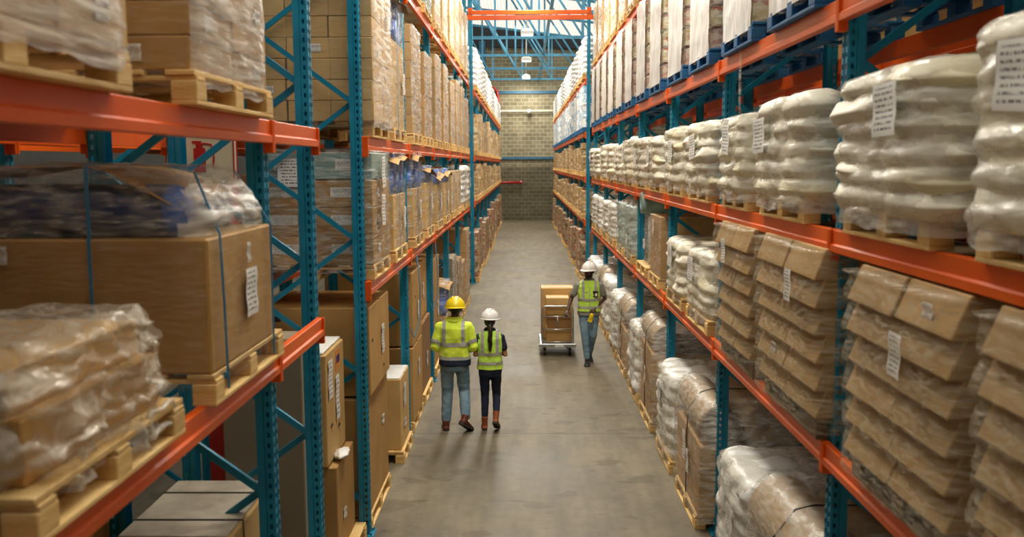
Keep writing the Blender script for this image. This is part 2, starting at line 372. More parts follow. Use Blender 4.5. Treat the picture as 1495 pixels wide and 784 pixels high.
ORD = ['first', 'second', 'third', 'fourth', 'fifth', 'sixth', 'seventh', 'eighth', 'ninth', 'tenth', 'eleventh', 'twelfth', 'thirteenth', 'fourteenth',
       'fifteenth', 'sixteenth', 'seventeenth', 'eighteenth', 'nineteenth', 'twentieth']

# ------------------------------------------------------------------ people
def remesh(mb, vox, it=6, name='body'):
    me = mb.mesh('tmp'); o = bpy.data.objects.new('tmp', me); COL.objects.link(o)
    m = o.modifiers.new('r', 'REMESH'); m.mode = 'VOXEL'; m.voxel_size = vox
    s = o.modifiers.new('s', 'SMOOTH'); s.iterations = it; s.factor = .5
    dg = bpy.context.evaluated_depsgraph_get(); dg.update()
    ev = o.evaluated_get(dg); out = bpy.data.meshes.new_from_object(ev); out.name = name
    bpy.data.objects.remove(o); bpy.data.meshes.remove(me)
    out.materials.clear()
    out.polygons.foreach_set('use_smooth', [True]*len(out.polygons)); out.update()
    return out
def wrinkle(me, amp, fr, seed=0, stretch=(1, 1, 1)):
    vs = [(v.co.copy(), v.normal.copy()) for v in me.vertices]; out = []
    for c, n in vs:
        q = Vector((c.x*fr*stretch[0], c.y*fr*stretch[1], c.z*fr*stretch[2]+seed))
        p = c+n*amp*(mn.noise(q)+.5*mn.noise(q*2.3)); out += [p.x, p.y, p.z]
    me.vertices.foreach_set('co', out); me.update()
def oval(cx, cy, z, rx, ry, n=28, e=2.4):
    return [(cx+rx*math.cos(t)*(abs(math.cos(t))**e+abs(math.sin(t))**e)**(-1/e), cy+ry*math.sin(t)*(abs(math.cos(t))**e+abs(math.sin(t))**e)**(-1/e), z) for t in [2*PI*k/n for k in range(n)]]
def torso(mb, rows, tilt=0.0):
    mb.rings([oval(cx, cy, z, rx, ry) for z, cx, cy, rx, ry in rows])
def limb(mb, pts, rs, n=14): 
    # add in-between points for a smooth taper
    P = [Vector(p) for p in pts]; q = []; rr = []
    for i in range(len(P)-1):
        for k in range(4):
            t = k/4; q.append(P[i].lerp(P[i+1], t)); a, b = rs[i], rs[i+1]; rr.append(a+(b-a)*t)
    q.append(P[-1]); rr.append(rs[-1]); mb.tube(q, rr, n)
    mb.ell(P[0], (rs[0],)*3, 12, 8); mb.ell(P[-1], (rs[-1],)*3, 12, 8)
    for p, r in zip(P[1:-1], rs[1:-1]): mb.ell(p, (r,)*3, 12, 8)
def hand(mb, wrist, direction, side, palm_n, curl=.6, s=1.0):
    """wrist point, unit direction of fingers, side vector towards the thumb, palm normal"""
    w = Vector(wrist); d = Vector(direction).normalized(); pn = Vector(palm_n).normalized(); t = d.cross(pn).normalized()
    if t.dot(Vector(side)) < 0: t = -t
    rot = Matrix((t, pn, d)).transposed()
    mb.ell(w+d*.045*s, (.038*s, .016*s, .052*s), 14, 10, rot)
    for i, (o, ln) in enumerate(((.028, .072), (.010, .082), (-.010, .076), (-.028, .060))):
        b = w+d*.085*s+t*o*s; p1 = b+d*ln*.45*s*math.cos(curl*.4)+pn*ln*.45*s*math.sin(curl*.4)
        p2 = p1+d*ln*.33*s*math.cos(curl*1.4)+pn*ln*.33*s*math.sin(curl*1.4); p3 = p2+d*ln*.25*s*math.cos(curl*2.2)+pn*ln*.25*s*math.sin(curl*2.2)
        mb.tube([b-d*.03*s, b, p1, p2, p3], [.009*s, .0092*s, .0085*s, .008*s, .0065*s], 8)
    b = w+d*.03*s+t*.03*s; p1 = b+(t*.8+d*.6+pn*.3).normalized()*.035*s; p2 = p1+(d*.85+t*.3+pn*.5).normalized()*.03*s
    mb.tube([w+d*.02*s+t*.01*s, b, p1, p2], [.013*s, .012*s, .0105*s, .008*s], 8)
def head(mb, c, yaw=0.0, s=1.0):
    rz = Matrix.Rotation(yaw, 3, 'Z'); c = Vector(c)
    def E(p, r): mb.ell(c+rz @ (Vector(p)*s), tuple(x*s for x in r), 20, 14, rz)
    E((0, -.008, .03), (.076, .094, .095)); E((0, .018, -.035), (.06, .072, .078)); E((0, .045, -.09), (.034, .036, .03))
    E((0, .098, -.02), (.014, .018, .026)); E((0, .088, .0), (.011, .014, .03))
    for q in (-1, 1): E((q*.078, -.008, -.012), (.011, .018, .030)); E((q*.03, .074, .018), (.026, .018, .010))
    E((0, .082, -.055), (.024, .014, .008)); E((0, .080, -.068), (.021, .013, .007))
def shoe(root, ankle, toe_dir, pitch, mat, s=1.0, high=False):
    """ankle joint world-local, toe_dir yaw, pitch>0 toes down"""
    mb = MB(); prof = [(-.075, .035, .0, .05), (-.05, .04, 0, .075), (0, .042, 0, .085), (.06, .045, 0, .07), (.12, .05, 0, .055), (.17, .048, 0, .045), (.2, .036, 0, .036), (.215, .018, .0, .025)]
    rings = []
    for y, w, z0, z1 in prof:
        rings.append([(w*math.cos(t)*1.0, y, (z0+z1)/2+(z1-z0)/2*math.sin(t)) for t in [2*PI*k/16 for k in range(16)]])
    mb.rings(rings); mb.tube([(0, -.02, .03), (0, -.022, .09), (0, -.022, .13 if not high else .2)], [.045, .046, .045 if not high else .052], 14)
    me = remesh(mb, .006, 4, 'shoe')
    rot = Matrix.Rotation(toe_dir, 4, 'Z') @ Matrix.Rotation(-pitch, 4, 'X')
    a = Vector(ankle); off = rot @ Vector((0, -.0, -.09))
    o = ob('boot', me, mat, root); o.matrix_basis = Matrix.Translation(a+off*s) @ rot @ Matrix.Scale(s, 4)
    mb = MB(); rings = []
    pl = [(-.085, .02), (-.07, .038), (-.03, .042), (.04, .04), (.1, .05), (.16, .051), (.2, .04), (.222, .018)]
    loop = [(w, y) for y, w in pl]+[(-w, y) for y, w in pl[::-1]]
    mb.rings([[(x, y, z) for x, y in loop] for z in (-.012, .02)])
    ob('sole', mb, M['sole'], o)
    return o
def helmet(root, c, yaw, mat, tilt=0.0, s=1.0):
    mb = MB(); rings = []
    n = 36
    for j in range(0, 10):
        ph = PI/2*j/9.5
        rings.append([(.118*math.cos(ph)*math.cos(t), .142*math.cos(ph)*math.sin(t), .125*math.sin(ph)) for t in [2*PI*k/n for k in range(n)]])
    mb.rings(rings, False); mb.f.append(tuple(range(9*n, 10*n)))
    inner = [[(x*.97, y*.97, z*.97-.002) for x, y, z in r] for r in rings]
    mb2 = MB(); mb2.rings(inner[::-1], False)
    mb.add(mb2.v, mb2.f)
    o = ob('helmet', mb, mat, root, smooth=True)
    R = Matrix.Rotation(yaw, 4, 'Z') @ Matrix.Rotation(tilt, 4, 'X')
    o.matrix_basis = Matrix.Translation(Vector(c)) @ R @ Matrix.Scale(s, 4)
    br = MB(); V = []
    for k in range(n):
        t = 2*PI*k/n; f = max(0, math.sin(t))**2
        ex = .012+.05*f
        V += [(.116*math.cos(t), .14*math.sin(t), .004), ((.118+ex*.8)*math.cos(t), (.142+ex)*math.sin(t), -.008-.008*f), ((.118+ex*.8)*math.cos(t), (.142+ex)*math.sin(t), -.014-.008*f), (.112*math.cos(t), .136*math.sin(t), -.006)]
    br.add(V, [(4*k+a, 4*((k+1) % n)+a, 4*((k+1) % n)+(a+1) % 4, 4*k+(a+1) % 4) for k in range(n) for a in range(4)])
    ob('brim', br, mat, o, smooth=True)
    rd = MB()
    for q in (-.03, 0, .03): rd.tube([(q, .125*math.sin(a)*.98, .118*math.cos(a)+.006) for a in [-.9+1.8*i/10 for i in range(11)]], .007, 6)
    ob('ridge', rd, mat, o, smooth=True)
    return o
def peel(me, test, off, mat, parent, name):
    """faces of a garment inside a region, lifted a little: reflective tape and panels"""
    idx = {}; V = []; F = []
    for p in me.polygons:
        if test(p.center, p.normal):
            f = []
            for i in p.vertices:
                if i not in idx:
                    idx[i] = len(V); v = me.vertices[i]; V.append(tuple(v.co+v.normal*off))
                f.append(idx[i])
            F.append(f)
    if F: return ob(name, MB().add(V, F), mat, parent, smooth=True)

def near_seg(c, a, b):
    a, b = Vector(a), Vector(b); t = max(0, min(1, (c-a).dot(b-a)/(b-a).length_squared)); return (c-(a+(b-a)*t)).length, t

def person(label, loc, rz, P, scale=1.0):
    root = thing('person', label, 'person', loc, rz)
    root.scale = (scale,)*3
    lh, lk, la = P['lleg']; rh, rk, ra = P['rleg']; ls, le, lw = P['larm']; rs, re, rw = P['rarm']
    fem = P.get('fem', False); k = .92 if fem else 1.0
    hc = Vector(P['head'])
    # body: one continuous surface
    mb = MB()
    torso(mb, [(.86, 0, 0, .15, .10), (.95, 0, 0, .16, .11), (1.08, 0, 0, .135*k, .095), (1.25, 0, .0, .155*k, .105), (1.38, 0, 0, .165*k, .10), (1.45, 0, 0, .12*k, .07), (1.50, 0, 0, .06, .055)])
    limb(mb, [(0, 0, 1.44), (hc.x, hc.y-.01, hc.z-.06)], [.058*k, .052*k])
    head(mb, hc, P.get('hyaw', 0), .97 if fem else 1.0)
    for sh, el, wr in (P['larm'], P['rarm']): limb(mb, [(sh[0]*.75, sh[1], sh[2]+.01), sh, el, wr], [.05*k, .05*k, .038*k, .026*k])
    for hp, kn, an in (P['lleg'], P['rleg']): limb(mb, [hp, kn, an], [.078, .052, .038])
    for key in ('lhand', 'rhand'):
        w_, d_, s_, n_, c_ = P[key]; hand(mb, w_, d_, s_, n_, c_, 1.0 if not fem else .92)
    ob('body', remesh(mb, .0065, 3), P['skin'], root)
    # trousers
    mb = MB()
    torso(mb, [(.80, 0, -.005, .165, .125), (.88, 0, -.01, .178*(.98 if fem else 1), .132), (.95, 0, 0, .168, .12), (1.02, 0, 0, .155, .11)])
    tr = P.get('trouser', (.098, .07, .058))
    for hp, kn, an in (P['lleg'], P['rleg']):
        a2 = Vector(an).lerp(Vector(kn), .1)
        limb(mb, [hp, kn, tuple(a2)], list(tr))
    me = remesh(mb, .009, 4, 'trousers'); wrinkle(me, .007, 12, 1.3, (.8, .8, 1.6)); ob('trousers', me, P['pants'], root)
    for (an, yawf, pit) in P['feet']: shoe(root, an, yawf, pit, P['shoe'], .93 if fem else 1.04, P.get('high', False))
    return root

def garment(P, kind, k=1.0, hem=.88, arms=None, rad=(.075, .066, .05)):
    mb = MB(); g = .022
    torso(mb, [(hem, 0, 0, .178*k+g, .125+g), (1.0, 0, 0, .165*k+g, .118+g), (1.1, 0, 0, .152*k+g, .112+g), (1.25, 0, 0, .168*k+g, .118+g), (1.37, 0, 0, .172*k+g, .108+g), (1.42, 0, 0, .145*k+g, .08+g), (1.465, 0, 0, .092*k+g, .06+g), (1.515, 0, .005, .058*k+g*.7, .052+g*.6)])
    if arms: 
        for sh, el, wr in (P['larm'], P['rarm']):
            pts = {'long': [(sh[0]*.8, sh[1], sh[2]), sh, el, wr], 'short': [(sh[0]*.8, sh[1], sh[2]), sh, tuple(Vector(sh).lerp(Vector(el), .62))]}[arms]
            r_ = [rad[0], rad[0], rad[1], rad[2]][:len(pts)]
            limb(mb, pts, r_)
    return mb

# --- man with yellow helmet, seen from behind
P1 = dict(lleg=((-.095, 0, .9), (-.105, .03, .50), (-.12, -.03, .09)), rleg=((.095, 0, .9), (.12, .07, .50), (.155, -.17, .19)),
          larm=((-.19, 0, 1.375), (-.25, -.03, 1.12), (-.15, .2, 1.05)), rarm=((.19, 0, 1.375), (.255, -.03, 1.12), (.17, .2, 1.05)),
          head=(.015, .03, 1.615), hyaw=.1, skin=M['skindark'], pants=M['denim'], shoe=M['boot'],
          lhand=((-.17, .2, 1.05), (.6, .8, .1), (0, 0, 1), (.7, -.6, 0), .6), rhand=((.19, .2, 1.05), (-.6, .8, .1), (0, 0, 1), (-.7, -.6, 0), .6),
          feet=(((-.12, -.03, .09), .15, 0), ((.155, -.17, .19), -.5, .55)), trouser=(.102, .078, .066))
r1 = person('person in yellow helmet and yellow hi-vis jacket with navy hem, walking away', (-.93, 11.72, 0), -.02, P1, 1.0)
me = remesh(garment(P1, 'jacket', 1.06, .88, 'long', (.070, .068, .054)), .008, 4, 'jacket'); wrinkle(me, .012, 7, 2.2)
jk = ob('jacket', me, M['hivis'], r1)
tz = lambda a, b, rx=.235: (lambda c, n: a < c.z < b and abs(c.x) < rx)
peel(me, lambda c, n: 1.135 < c.z < 1.185 and abs(c.x) < .215+.0, .004, M['silver'], jk, 'reflective_tape')
peel(me, lambda c, n: .955 < c.z < 1.0, .004, M['silver'], jk, 'reflective_tape')
for q in (-1, 1):
    for fb_ in (-1, 1): peel(me, lambda c, n: 1.185 <= c.z < 1.47 and .10 < q*c.x < .145 and c.y*fb_ > 0, .004, M['silver'], jk, 'reflective_tape')
peel(me, lambda c, n: c.z <= .955, .003, M['navy'], jk, 'navy_hem')
for sh, el, wr in (P1['larm'], P1['rarm']):
    peel(me, lambda c, n, sh=sh, el=el: abs(c.x) > .2 and near_seg(c, sh, el)[0] < .11 and .62 < near_seg(c, sh, el)[1] < .80, .004, M['silver'], jk, 'reflective_tape')
    peel(me, lambda c, n, el=el, wr=wr: near_seg(c, el, wr)[0] < .09 and .55 < near_seg(c, el, wr)[1] < .99 and c.y > .05, .003, M['navy'], jk, 'cuff')
mb = MB().tube([(0+.09*math.cos(a), .01+.08*math.sin(a), 1.475+.012*math.sin(a)) for a in [2*PI*i/16 for i in range(17)]], .026, 8); ob('collar', mb, M['hivis'], jk, smooth=True)
helmet(r1, (.015, .025, 1.638), .1, M['helmyel'], -.12, 1.14)
mb = MB().ell((0, 0, 0), (.080, .092, .07)); ob('hair', mb, M['hair'], r1, (.015, .012, 1.62), smooth=True)
t = ob('clipboard', MB().box(-.12, .12, -.008, .008, -.01, .24, .004), M['black'], None, (-.93, 12.07, 1.02), (-.6, 0, 0)); tag(t, 'black clipboard held in front of the person in the yellow helmet', 'clipboard')

# --- woman with white helmet and ponytail
P2 = dict(fem=True, lleg=((-.085, 0, .9), (-.08, .03, .50), (-.085, -.04, .09)), rleg=((.085, 0, .9), (.09, .07, .50), (.085, -.16, .19)),
          larm=((-.165, 0, 1.37), (-.215, -.03, 1.12), (-.12, .2, 1.10)), rarm=((.165, 0, 1.37), (.225, -.03, 1.12), (.13, .2, 1.10)),
          head=(.0, .03, 1.63), hyaw=-.35, skin=M['skin'], pants=M['denimdark'], shoe=M['boottan'], high=True,
          lhand=((-.12, .2, 1.10), (.6, .8, .1), (0, 0, 1), (.7, -.6, 0), .6), rhand=((.13, .2, 1.10), (-.6, .8, .1), (0, 0, 1), (-.7, -.6, 0), .6),
          feet=(((-.085, -.04, .09), .05, 0), ((.085, -.16, .19), -.2, .55)), trouser=(.09, .062, .048))
r2 = person('person in white helmet with long black ponytail and lime vest, walking away', (-.46, 11.74, 0), 0.02, P2, .9)
me = remesh(garment(P2, 'tee', .93, .90, 'short', (.056, .056, .054)), .008, 4, 'shirt'); wrinkle(me, .008, 10, 3.2); ob('shirt', me, M['navy'], r2)
def vest(P, k, parent, mat, hem=.90, front=False, sx=.165):
    mb = MB(); g = .034
    torso(mb, [(hem, 0, 0, .178*k+g, .125+g), (1.0, 0, 0, .165*k+g, .118+g), (1.1, 0, 0, .155*k+g, .112+g), (1.25, 0, 0, .165*k+g, .118+g), (1.37, 0, 0, .160*k+g, .108+g), (1.44, 0, 0, .13*k+g, .08+g), (1.475, 0, 0, .085*k+g, .06+g)])
    me = remesh(mb, .008, 3, 'vest'); wrinkle(me, .010, 9, 4.1)
    v = ob('vest', me, mat, parent)
    peel(me, lambda c, n: 1.12 < c.z < 1.165, .004, M['silver'], v, 'reflective_tape')
    peel(me, lambda c, n: .985 < c.z < 1.03, .004, M['silver'], v, 'reflective_tape')
    for q in (-1, 1):
        for fb_ in (-1, 1): peel(me, lambda c, n: 1.165 <= c.z and .085 < q*c.x < .13 and c.y*fb_ > 0, .004, M['silver'], v, 'reflective_tape')
    return v, me
vest(P2, .93, r2, M['hivisgreen'], .91)
helmet(r2, (.0, .02, 1.65), -.35, M['helmwht'], -.08, 1.14)
mb = MB().ell((0, -.01, 1.61), (.083, .095, .085)); mb.tube([(0, -.085, 1.60), (.005, -.12, 1.54), (.01, -.15, 1.46), (.0, -.172, 1.36), (.012, -.18, 1.30), (.0, -.178, 1.24), (.012, -.17, 1.19)], [.026, .028, .034, .034, .03, .024, .008], 12)
me = remesh(mb, .007, 3, 'hair'); wrinkle(me, .005, 30, 1, (1, 1, .2)); ob('hair', me, M['hair'], r2)

# --- man at the trolley, facing the camera
P3 = dict(lleg=((-.095, 0, .9), (-.075, .04, .50), (-.03, -.18, .13)), rleg=((.095, 0, .9), (.07, .10, .50), (.03, .14, .09)),
          larm=((-.195, 0, 1.375), (-.285, -.06, 1.14), (-.10, .12, 1.0)), rarm=((.195, 0, 1.375), (.31, .0, 1.15), (.38, .17, .97)),
          head=(.0, .04, 1.63), hyaw=-.45, skin=M['skindark'], pants=M['denim'], shoe=M['shoe'],
          lhand=((-.10, .12, 1.0), (.65, .55, -.5), (0, 1, .3), (-.3, -.6, -.5), .9), rhand=((.38, .17, .97), (.25, .75, -.55), (-1, 0, .2), (.1, -.5, -.85), 1.1),
          feet=(((-.03, -.18, .13), .1, .35), ((.03, .14, .09), -.1, 0)), trouser=(.098, .07, .056))
r3 = person('person with beard, white helmet, grey shirt and lime vest, holding the trolley handle', (1.13, 15.75, 0), PI, P3, 1.0)
me = remesh(garment(P3, 'tee', 1.0, .86, 'short', (.064, .064, .064)), .008, 4, 'shirt'); wrinkle(me, .01, 10, 6.2); ob('shirt', me, M['tee'], r3)
v3, vm = vest(P3, 1.0, r3, M['hivisgreen'], .93)
ob('zip', MB().box(-.006, .006, .155, .162, .94, 1.36), M['silver'], v3)
ob('pocket', MB().box(-.15, -.06, .13, .15, 1.19, 1.30, .005), M['black'], v3)
ob('pocket_card', MB().box(-.135, -.10, .15, .153, 1.21, 1.26), M['paper'], v3)
helmet(r3, (.0, .03, 1.668), -.45, M['helmwht'], .03, 1.12)
mb = MB(); rz3 = Matrix.Rotation(-.45, 3, 'Z')
for p, r in (((0, .055, -.085), (.052, .042, .04)), ((0, .03, -.08), (.066, .045, .035)), ((-.055, .02, -.05), (.02, .03, .045)), ((.055, .02, -.05), (.02, .03, .045)), ((0, .088, -.045), (.028, .01, .006))):
    mb.ell(Vector((0, .04, 1.63))+rz3 @ Vector(p), r, 16, 10, rz3)
ob('beard', remesh(mb, .006, 2, 'beard'), M['hair'], r3)
for q in (-.03, .03):
    ob('eye', MB().ell((0, 0, 0), (.013, .008, .007), 12, 8), M['eye'], r3, tuple(Vector((0, .04, 1.63))+rz3 @ Vector((q, .089, .006))), (0, 0, -.45), smooth=True)
# held yellow glove, watch
mb = MB().ell((0, 0, 0), (.04, .025, .06)); 
for i in range(4): mb.tube([(-.03+.02*i, 0, -.03), (-.035+.022*i, 0, -.11)], .010, 6)
t = ob('work_glove', remesh(mb, .006, 2, 'glove'), M['helmyel'], None, (1.13+.03, 15.75-.235, .87), (0, .3, 0)); tag(t, 'yellow work glove held low by the bearded person', 'glove')
ob('watch', MB().tube([(-.135+.033*math.cos(a), .09+.033*math.sin(a)*.9, 1.03) for a in [2*PI*i/12 for i in range(13)]], .008, 6), M['galv'], r3)

# ------------------------------------------------------------------ trolley with cartons
TX, TY = .61, 16.25      # centre of handle frame
t = thing('platform_trolley', 'steel platform trolley with tubular handle beside the bearded person', 'trolley', (TX, TY, 0))
ob('platform', MB().box(-.34, .32, 0, 1.05, .19, .23, .012), M['galv'], t)
ob('bumper', MB().box(-.35, .33, -.03, .0, .18, .24, .008), M['galv'], t)
ob('bumper_label', MB().box(-.06, .1, -.033, -.031, .185, .235), M['label'], t)
hf = [(-.29, 0, .23), (-.29, 0, .86)]+[(-.29+.07*(1-math.cos(a)), 0, .86+.07*math.sin(a)) for a in (.4, .8, 1.2, PI/2)]+[(.20, 0, .93)]+[(.20+.07*math.sin(a), 0, .86+.07*math.cos(a)) for a in (.4, .8, 1.2, PI/2)]+[(.27, 0, .23)]
ob('handle', MB().tube(hf, .016, 10), M['galv'], t, smooth=True)
for z in (.74, .5, .27): ob('cross_tube', MB().tube([(-.29, 0, z), (.27, 0, z)], .013, 8), M['galv'], t, smooth=True)
ob('centre_tube', MB().tube([(-.01, 0, .5), (-.01, 0, .74)], .010, 8), M['galv'], t, smooth=True)
for cx in (-.24, .22):
    for cy in (.1, .93):
        w_ = ob('caster', MB().tube([(-.02, 0, 0), (.02, 0, 0)], .07, 18), M['black'], t, (cx, cy, .07))
        ob('fork', MB().box(-.035, -.025, -.02, .02, 0, .12).box(.025, .035, -.02, .02, 0, .12).box(-.035, .035, -.03, .03, .1, .12), M['galv'], w_)
def cart_box(lab, x0, x1, y0, y1, z0, z1, mat='kraft'):
    b = thing('cardboard_box', lab, 'box', (TX+(x0+x1)/2, TY+(y0+y1)/2, z0))
    w, d, h = x1-x0, y1-y0, z1-z0
    ob('carton', MB().box(-w/2, w/2, -d/2, d/2, 0, h, .006), M[mat], b)
    ob('tape', MB().box(-w/2, w/2, -.025, .025, h, h+.0015), M['paper'], b)
cart_box('lowest front carton on the trolley, behind the handle tubes', -.21, .25, .06, .5, .232, .52)
cart_box('second front carton from the bottom on the trolley', -.2, .24, .06, .5, .522, .76, 'kraftdark')
cart_box('third front carton on the trolley, level with the handle', -.21, .24, .06, .5, .762, .94)
cart_box('topmost front carton on the trolley with white taped lid', -.22, .2, .08, .5, .942, 1.07, 'kraftlight')
cart_box('tall rear lower carton on the trolley platform', -.3, .28, .53, 1.02, .232, .75)
cart_box('rear upper carton standing highest on the trolley', -.3, .3, .53, 1.02, .752, 1.19, 'kraftlight')

# ------------------------------------------------------------------ the building
mb = MB().box(-9, 9.5, -3, 57, -.2, 0)
struct('floor', mb, M['floor'])
WY = 56.3
mb = MB().box(-9, 9.5, WY, WY+.3, 0, 10.75)
struct('wall_back', mb, M['brick'])
M['cladding'] = paint('shade_dark_cladding', rgb('33332f'), rgb('3c3c37'), 2, .7)  # side walls coloured dark so gaps between the loads read as shade
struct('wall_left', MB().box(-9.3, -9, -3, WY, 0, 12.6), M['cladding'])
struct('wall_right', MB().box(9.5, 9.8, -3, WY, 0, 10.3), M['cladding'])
# corrugated roof, rising to the left
def roof_z(x): return 11.45-.12*x
mb = MB(); n = 18*6; V = []
for i in range(n*4+1):
    x = -9.2+i*(18.8/(n*4)); dz = (0, .035, .035, 0)[i % 4]
    V += [(x, -3, roof_z(x)+dz), (x, 57, roof_z(x)+dz)]
mb.add(V, [(2*i, 2*i+1, 2*i+3, 2*i+2) for i in range(n*4)])
struct('ceiling', mb, M['roof'])
M['dark'] = paint('eave_shade_strip', rgb('23282c'), rgb('2e3438'), 3, .6)  # dark strip standing in for the shade between wall top and roof
mb = MB()
mb.add([(-9, WY-.25, 10.75), (9.5, WY-.25, 10.3), (9.5, WY-.25, 10.75), (-9, WY-.25, 12.3), (-9, WY, 10.75), (9.5, WY, 10.3), (9.5, WY, 10.75), (-9, WY, 12.3)],
       [(0, 1, 2, 3), (4, 7, 6, 5), (0, 4, 5, 1), (0, 3, 7, 4), (2, 6, 7, 3)])
struct('trim_1', mb, M['dark'])
M['girt'] = paint('blue_steel_girt', rgb('2b5f7c'), rgb('356c8a'), 3, .5)
M['truss'] = paint('pale_blue_truss_paint', rgb('3d87ab'), rgb('5297b8'), 3, .5)
struct('trim_2', MB().box(-9, 9.5, WY-.1, WY, 7.78, 7.95), M['girt'])
struct('trim_3', MB().box(-9, 9.5, WY-.1, WY, 3.78, 3.93), M['girt'])
M['pipewhite'] = paint('white_pipe_paint', rgb('d6d4c4'), rgb('e2e0d2'), 3, .5)
p = thing('ceiling_pipe', 'thin white pipe running across the block wall near the roof', 'pipe', (0, WY-.2, 6.72))
ob('pipe_run', MB().tube([(-8.9, 0, 0), (9.4, 0, 0)], .045, 8), M['pipewhite'], p)
ob('clamp', MB().box(-8.9, -8.8, 0, .2, -.05, .05), M['pipewhite'], p)
ob('clamp', MB().box(9.3, 9.4, 0, .2, -.05, .05), M['pipewhite'], p)
p = thing('wall_lamp', 'small round lamp on the white pipe of the end wall', 'lamp', (.3, WY-.32, 6.7))
ob('housing', MB().ell((0, 0, 0), (.14, .12, .14)), M['lampwhite'], p, smooth=True)
ob('bracket', MB().box(-.03, .03, 0, .1, .08, .2), M['black'], p)
p = thing('red_pipe', 'red horizontal fire pipe on the lower end wall by the rack', 'pipe', (0, WY-.2, 2.36))
ob('pipe_run', MB().tube([(-2.3, 0, 0), (-.25, 0, 0)], .07, 10), M['red'], p, smooth=True)
ob('end_cap', MB().tube([(-.25, 0, 0), (-.15, 0, 0)], .12, 10), M['red'], p)
p = thing('red_pipe', 'curved red pipe high on the end wall above the far racks', 'pipe', (-1.9, WY-.25, 7.2))
ob('pipe_run', MB().tube([(-.4, 0, 1.0), (0, 0, .95), (.25, 0, .7), (.3, 0, .2), (.3, 0, -.2)], .09, 10), M['red'], p, smooth=True)
# steel columns by the end wall
struct('column_left', MB().box(-2.75, -2.35, WY-.45, WY, 0, 10.9, .02), M['girt'])
struct('column_right', MB().box(5.0, 5.4, WY-.45, WY, 0, 10.5, .02), M['girt'])
# roof trusses
for k, y in enumerate((30.8, 36.8, 42.7, 48.6, 54.6)):
    t = thing('roof_truss', f'pale blue steel roof truss, {ORD[k]} of five above the aisle from the camera', 'truss', (0, y, 0), 0, 'roof trusses')
    t['kind'] = 'structure'
    ob('bottom_chord', MB().box(-8.9, 9.4, -.05, .05, 8.45, 8.56), M['truss'], t)
    mb = MB()
    mb.add([(x, yy, roof_z(x)-.1-q) for x in (-8.9, 9.4) for yy in (-.05, .05) for q in (.12, 0)], [(0, 1, 3, 2), (4, 6, 7, 5), (0, 4, 5, 1), (2, 3, 7, 6), (0, 2, 6, 4), (1, 5, 7, 3)])
    ob('top_chord', mb, M['truss'], t)
    x = -8.5+.35*k
    while x < 7.5:
        z1 = roof_z(x)-.15
        ob('vertical_strut', MB().box(x-.04, x+.04, -.035, .035, 8.5, z1), M['truss'], t)
        x2 = x+1.75
        ob('diagonal_strut', MB().tube([(x, 0, z1), (x2, 0, 8.52)], .045, 6), M['truss'], t)
        x += 1.75
# longitudinal bracing between trusses
for k, x in enumerate((-2.6, .9, 3.9)):
    t = thing('roof_brace', f'long blue roof tie over the aisle, {ORD[k]} of three from the wall side', 'beam', (x, 0, 8.6))
    t['kind'] = 'structure'
    ob('tie', MB().box(-.05, .05, 28, WY, -.05, .05), M['truss'], t)
# hanging lamps along the aisle
for k, y in enumerate((9, 18, 27, 36, 45, 54)):
    lx = .12
    t = thing('high_bay_lamp', f'white box high-bay lamp hanging over the aisle, {ORD[k]} in line from the camera', 'lamp', (lx, y, 8.5), 0, 'high-bay lamps')
    rod_top = roof_z(lx)-8.5
    ob('rod', MB().tube([(0, 0, .15), (0, 0, rod_top)], .018, 6), M['galv'], t)
    ob('housing', MB().rings([[(sx*.25*s, sy*.25*s, z) for sx, sy in ((-1, -1), (1, -1), (1, 1), (-1, 1))] for s, z in ((1, 0), (1, .12), (.5, .2), (.3, .24))]), M['lampwhite'], t)
    ob('diffuser', MB().box(-.22, .22, -.22, .22, -.03, 0, .01), M['glow'], t)
    ld = bpy.data.lights.new('lamp_light', 'AREA'); ld.shape = 'RECTANGLE'; ld.size = .9; ld.size_y = 2.2; ld.energy = 470; ld.color = (1, .93, .80)
    lo = bpy.data.objects.new('lamp_light', ld); COL.objects.link(lo); lo.location = (lx, y, 8.44)

# ------------------------------------------------------------------ pallet racks
POST_W = .1
_post = {}
def post_mesh(h):
    h = round(h, 2)
    if h in _post: return _post[h]
    # omega channel, mouth to the rack's inside (-x); aisle face at x=+.05
    prof = [(-.05, -.05), (-.01, -.05), (-.004, -.044), (.0, -.05), (.044, -.05), (.05, -.044), (.05, -.016), (.044, -.010), (.044, .010), (.05, .016), (.05, .044), (.044, .05), (.0, .05),
            (-.004, .044), (-.01, .05), (-.05, .05)]
    mb = MB(); n = len(prof)
    V = [(x, y, z) for z in (0, h) for x, y in prof]
    mb.add(V, [(i, i+1, n+i+1, n+i) for i in range(n-1)])
    V = [(x*.86, y*.9, z) for z in (0, h) for x, y in ((-.05, -.05), (.04, -.05), (.04, .05), (-.05, .05))]
    _post[h] = mb.mesh('upright'); return _post[h]
def beam_mesh(ln, h=.13, key={}):
    k = (round(ln, 2), h)
    if k in key: return key[k]
    pr = [(0, 0), (.045, 0), (.05, .005), (.05, .042), (.038, .052), (.038, h-.005), (.033, h), (0, h)]
    mb = MB(); mb.rings([[(x, y, z) for x, z in pr][::-1] for y in (.012, ln-.012)])
    key[k] = mb.mesh('beam'); return key[k]
_conn = MB().box(.0, .053, -.011, .011, -.055, .133, .004).box(-.002, .006, -.026, .026, -.055, .133, .002).mesh('connector')
_foot = MB().box(-.08, .09, -.09, .09, 0, .012, .003).tube([(.06, .065, .01), (.06, .065, .035)], .012, 6).tube([(.06, -.065, .01), (.06, -.065, .035)], .012, 6).mesh('base_plate')

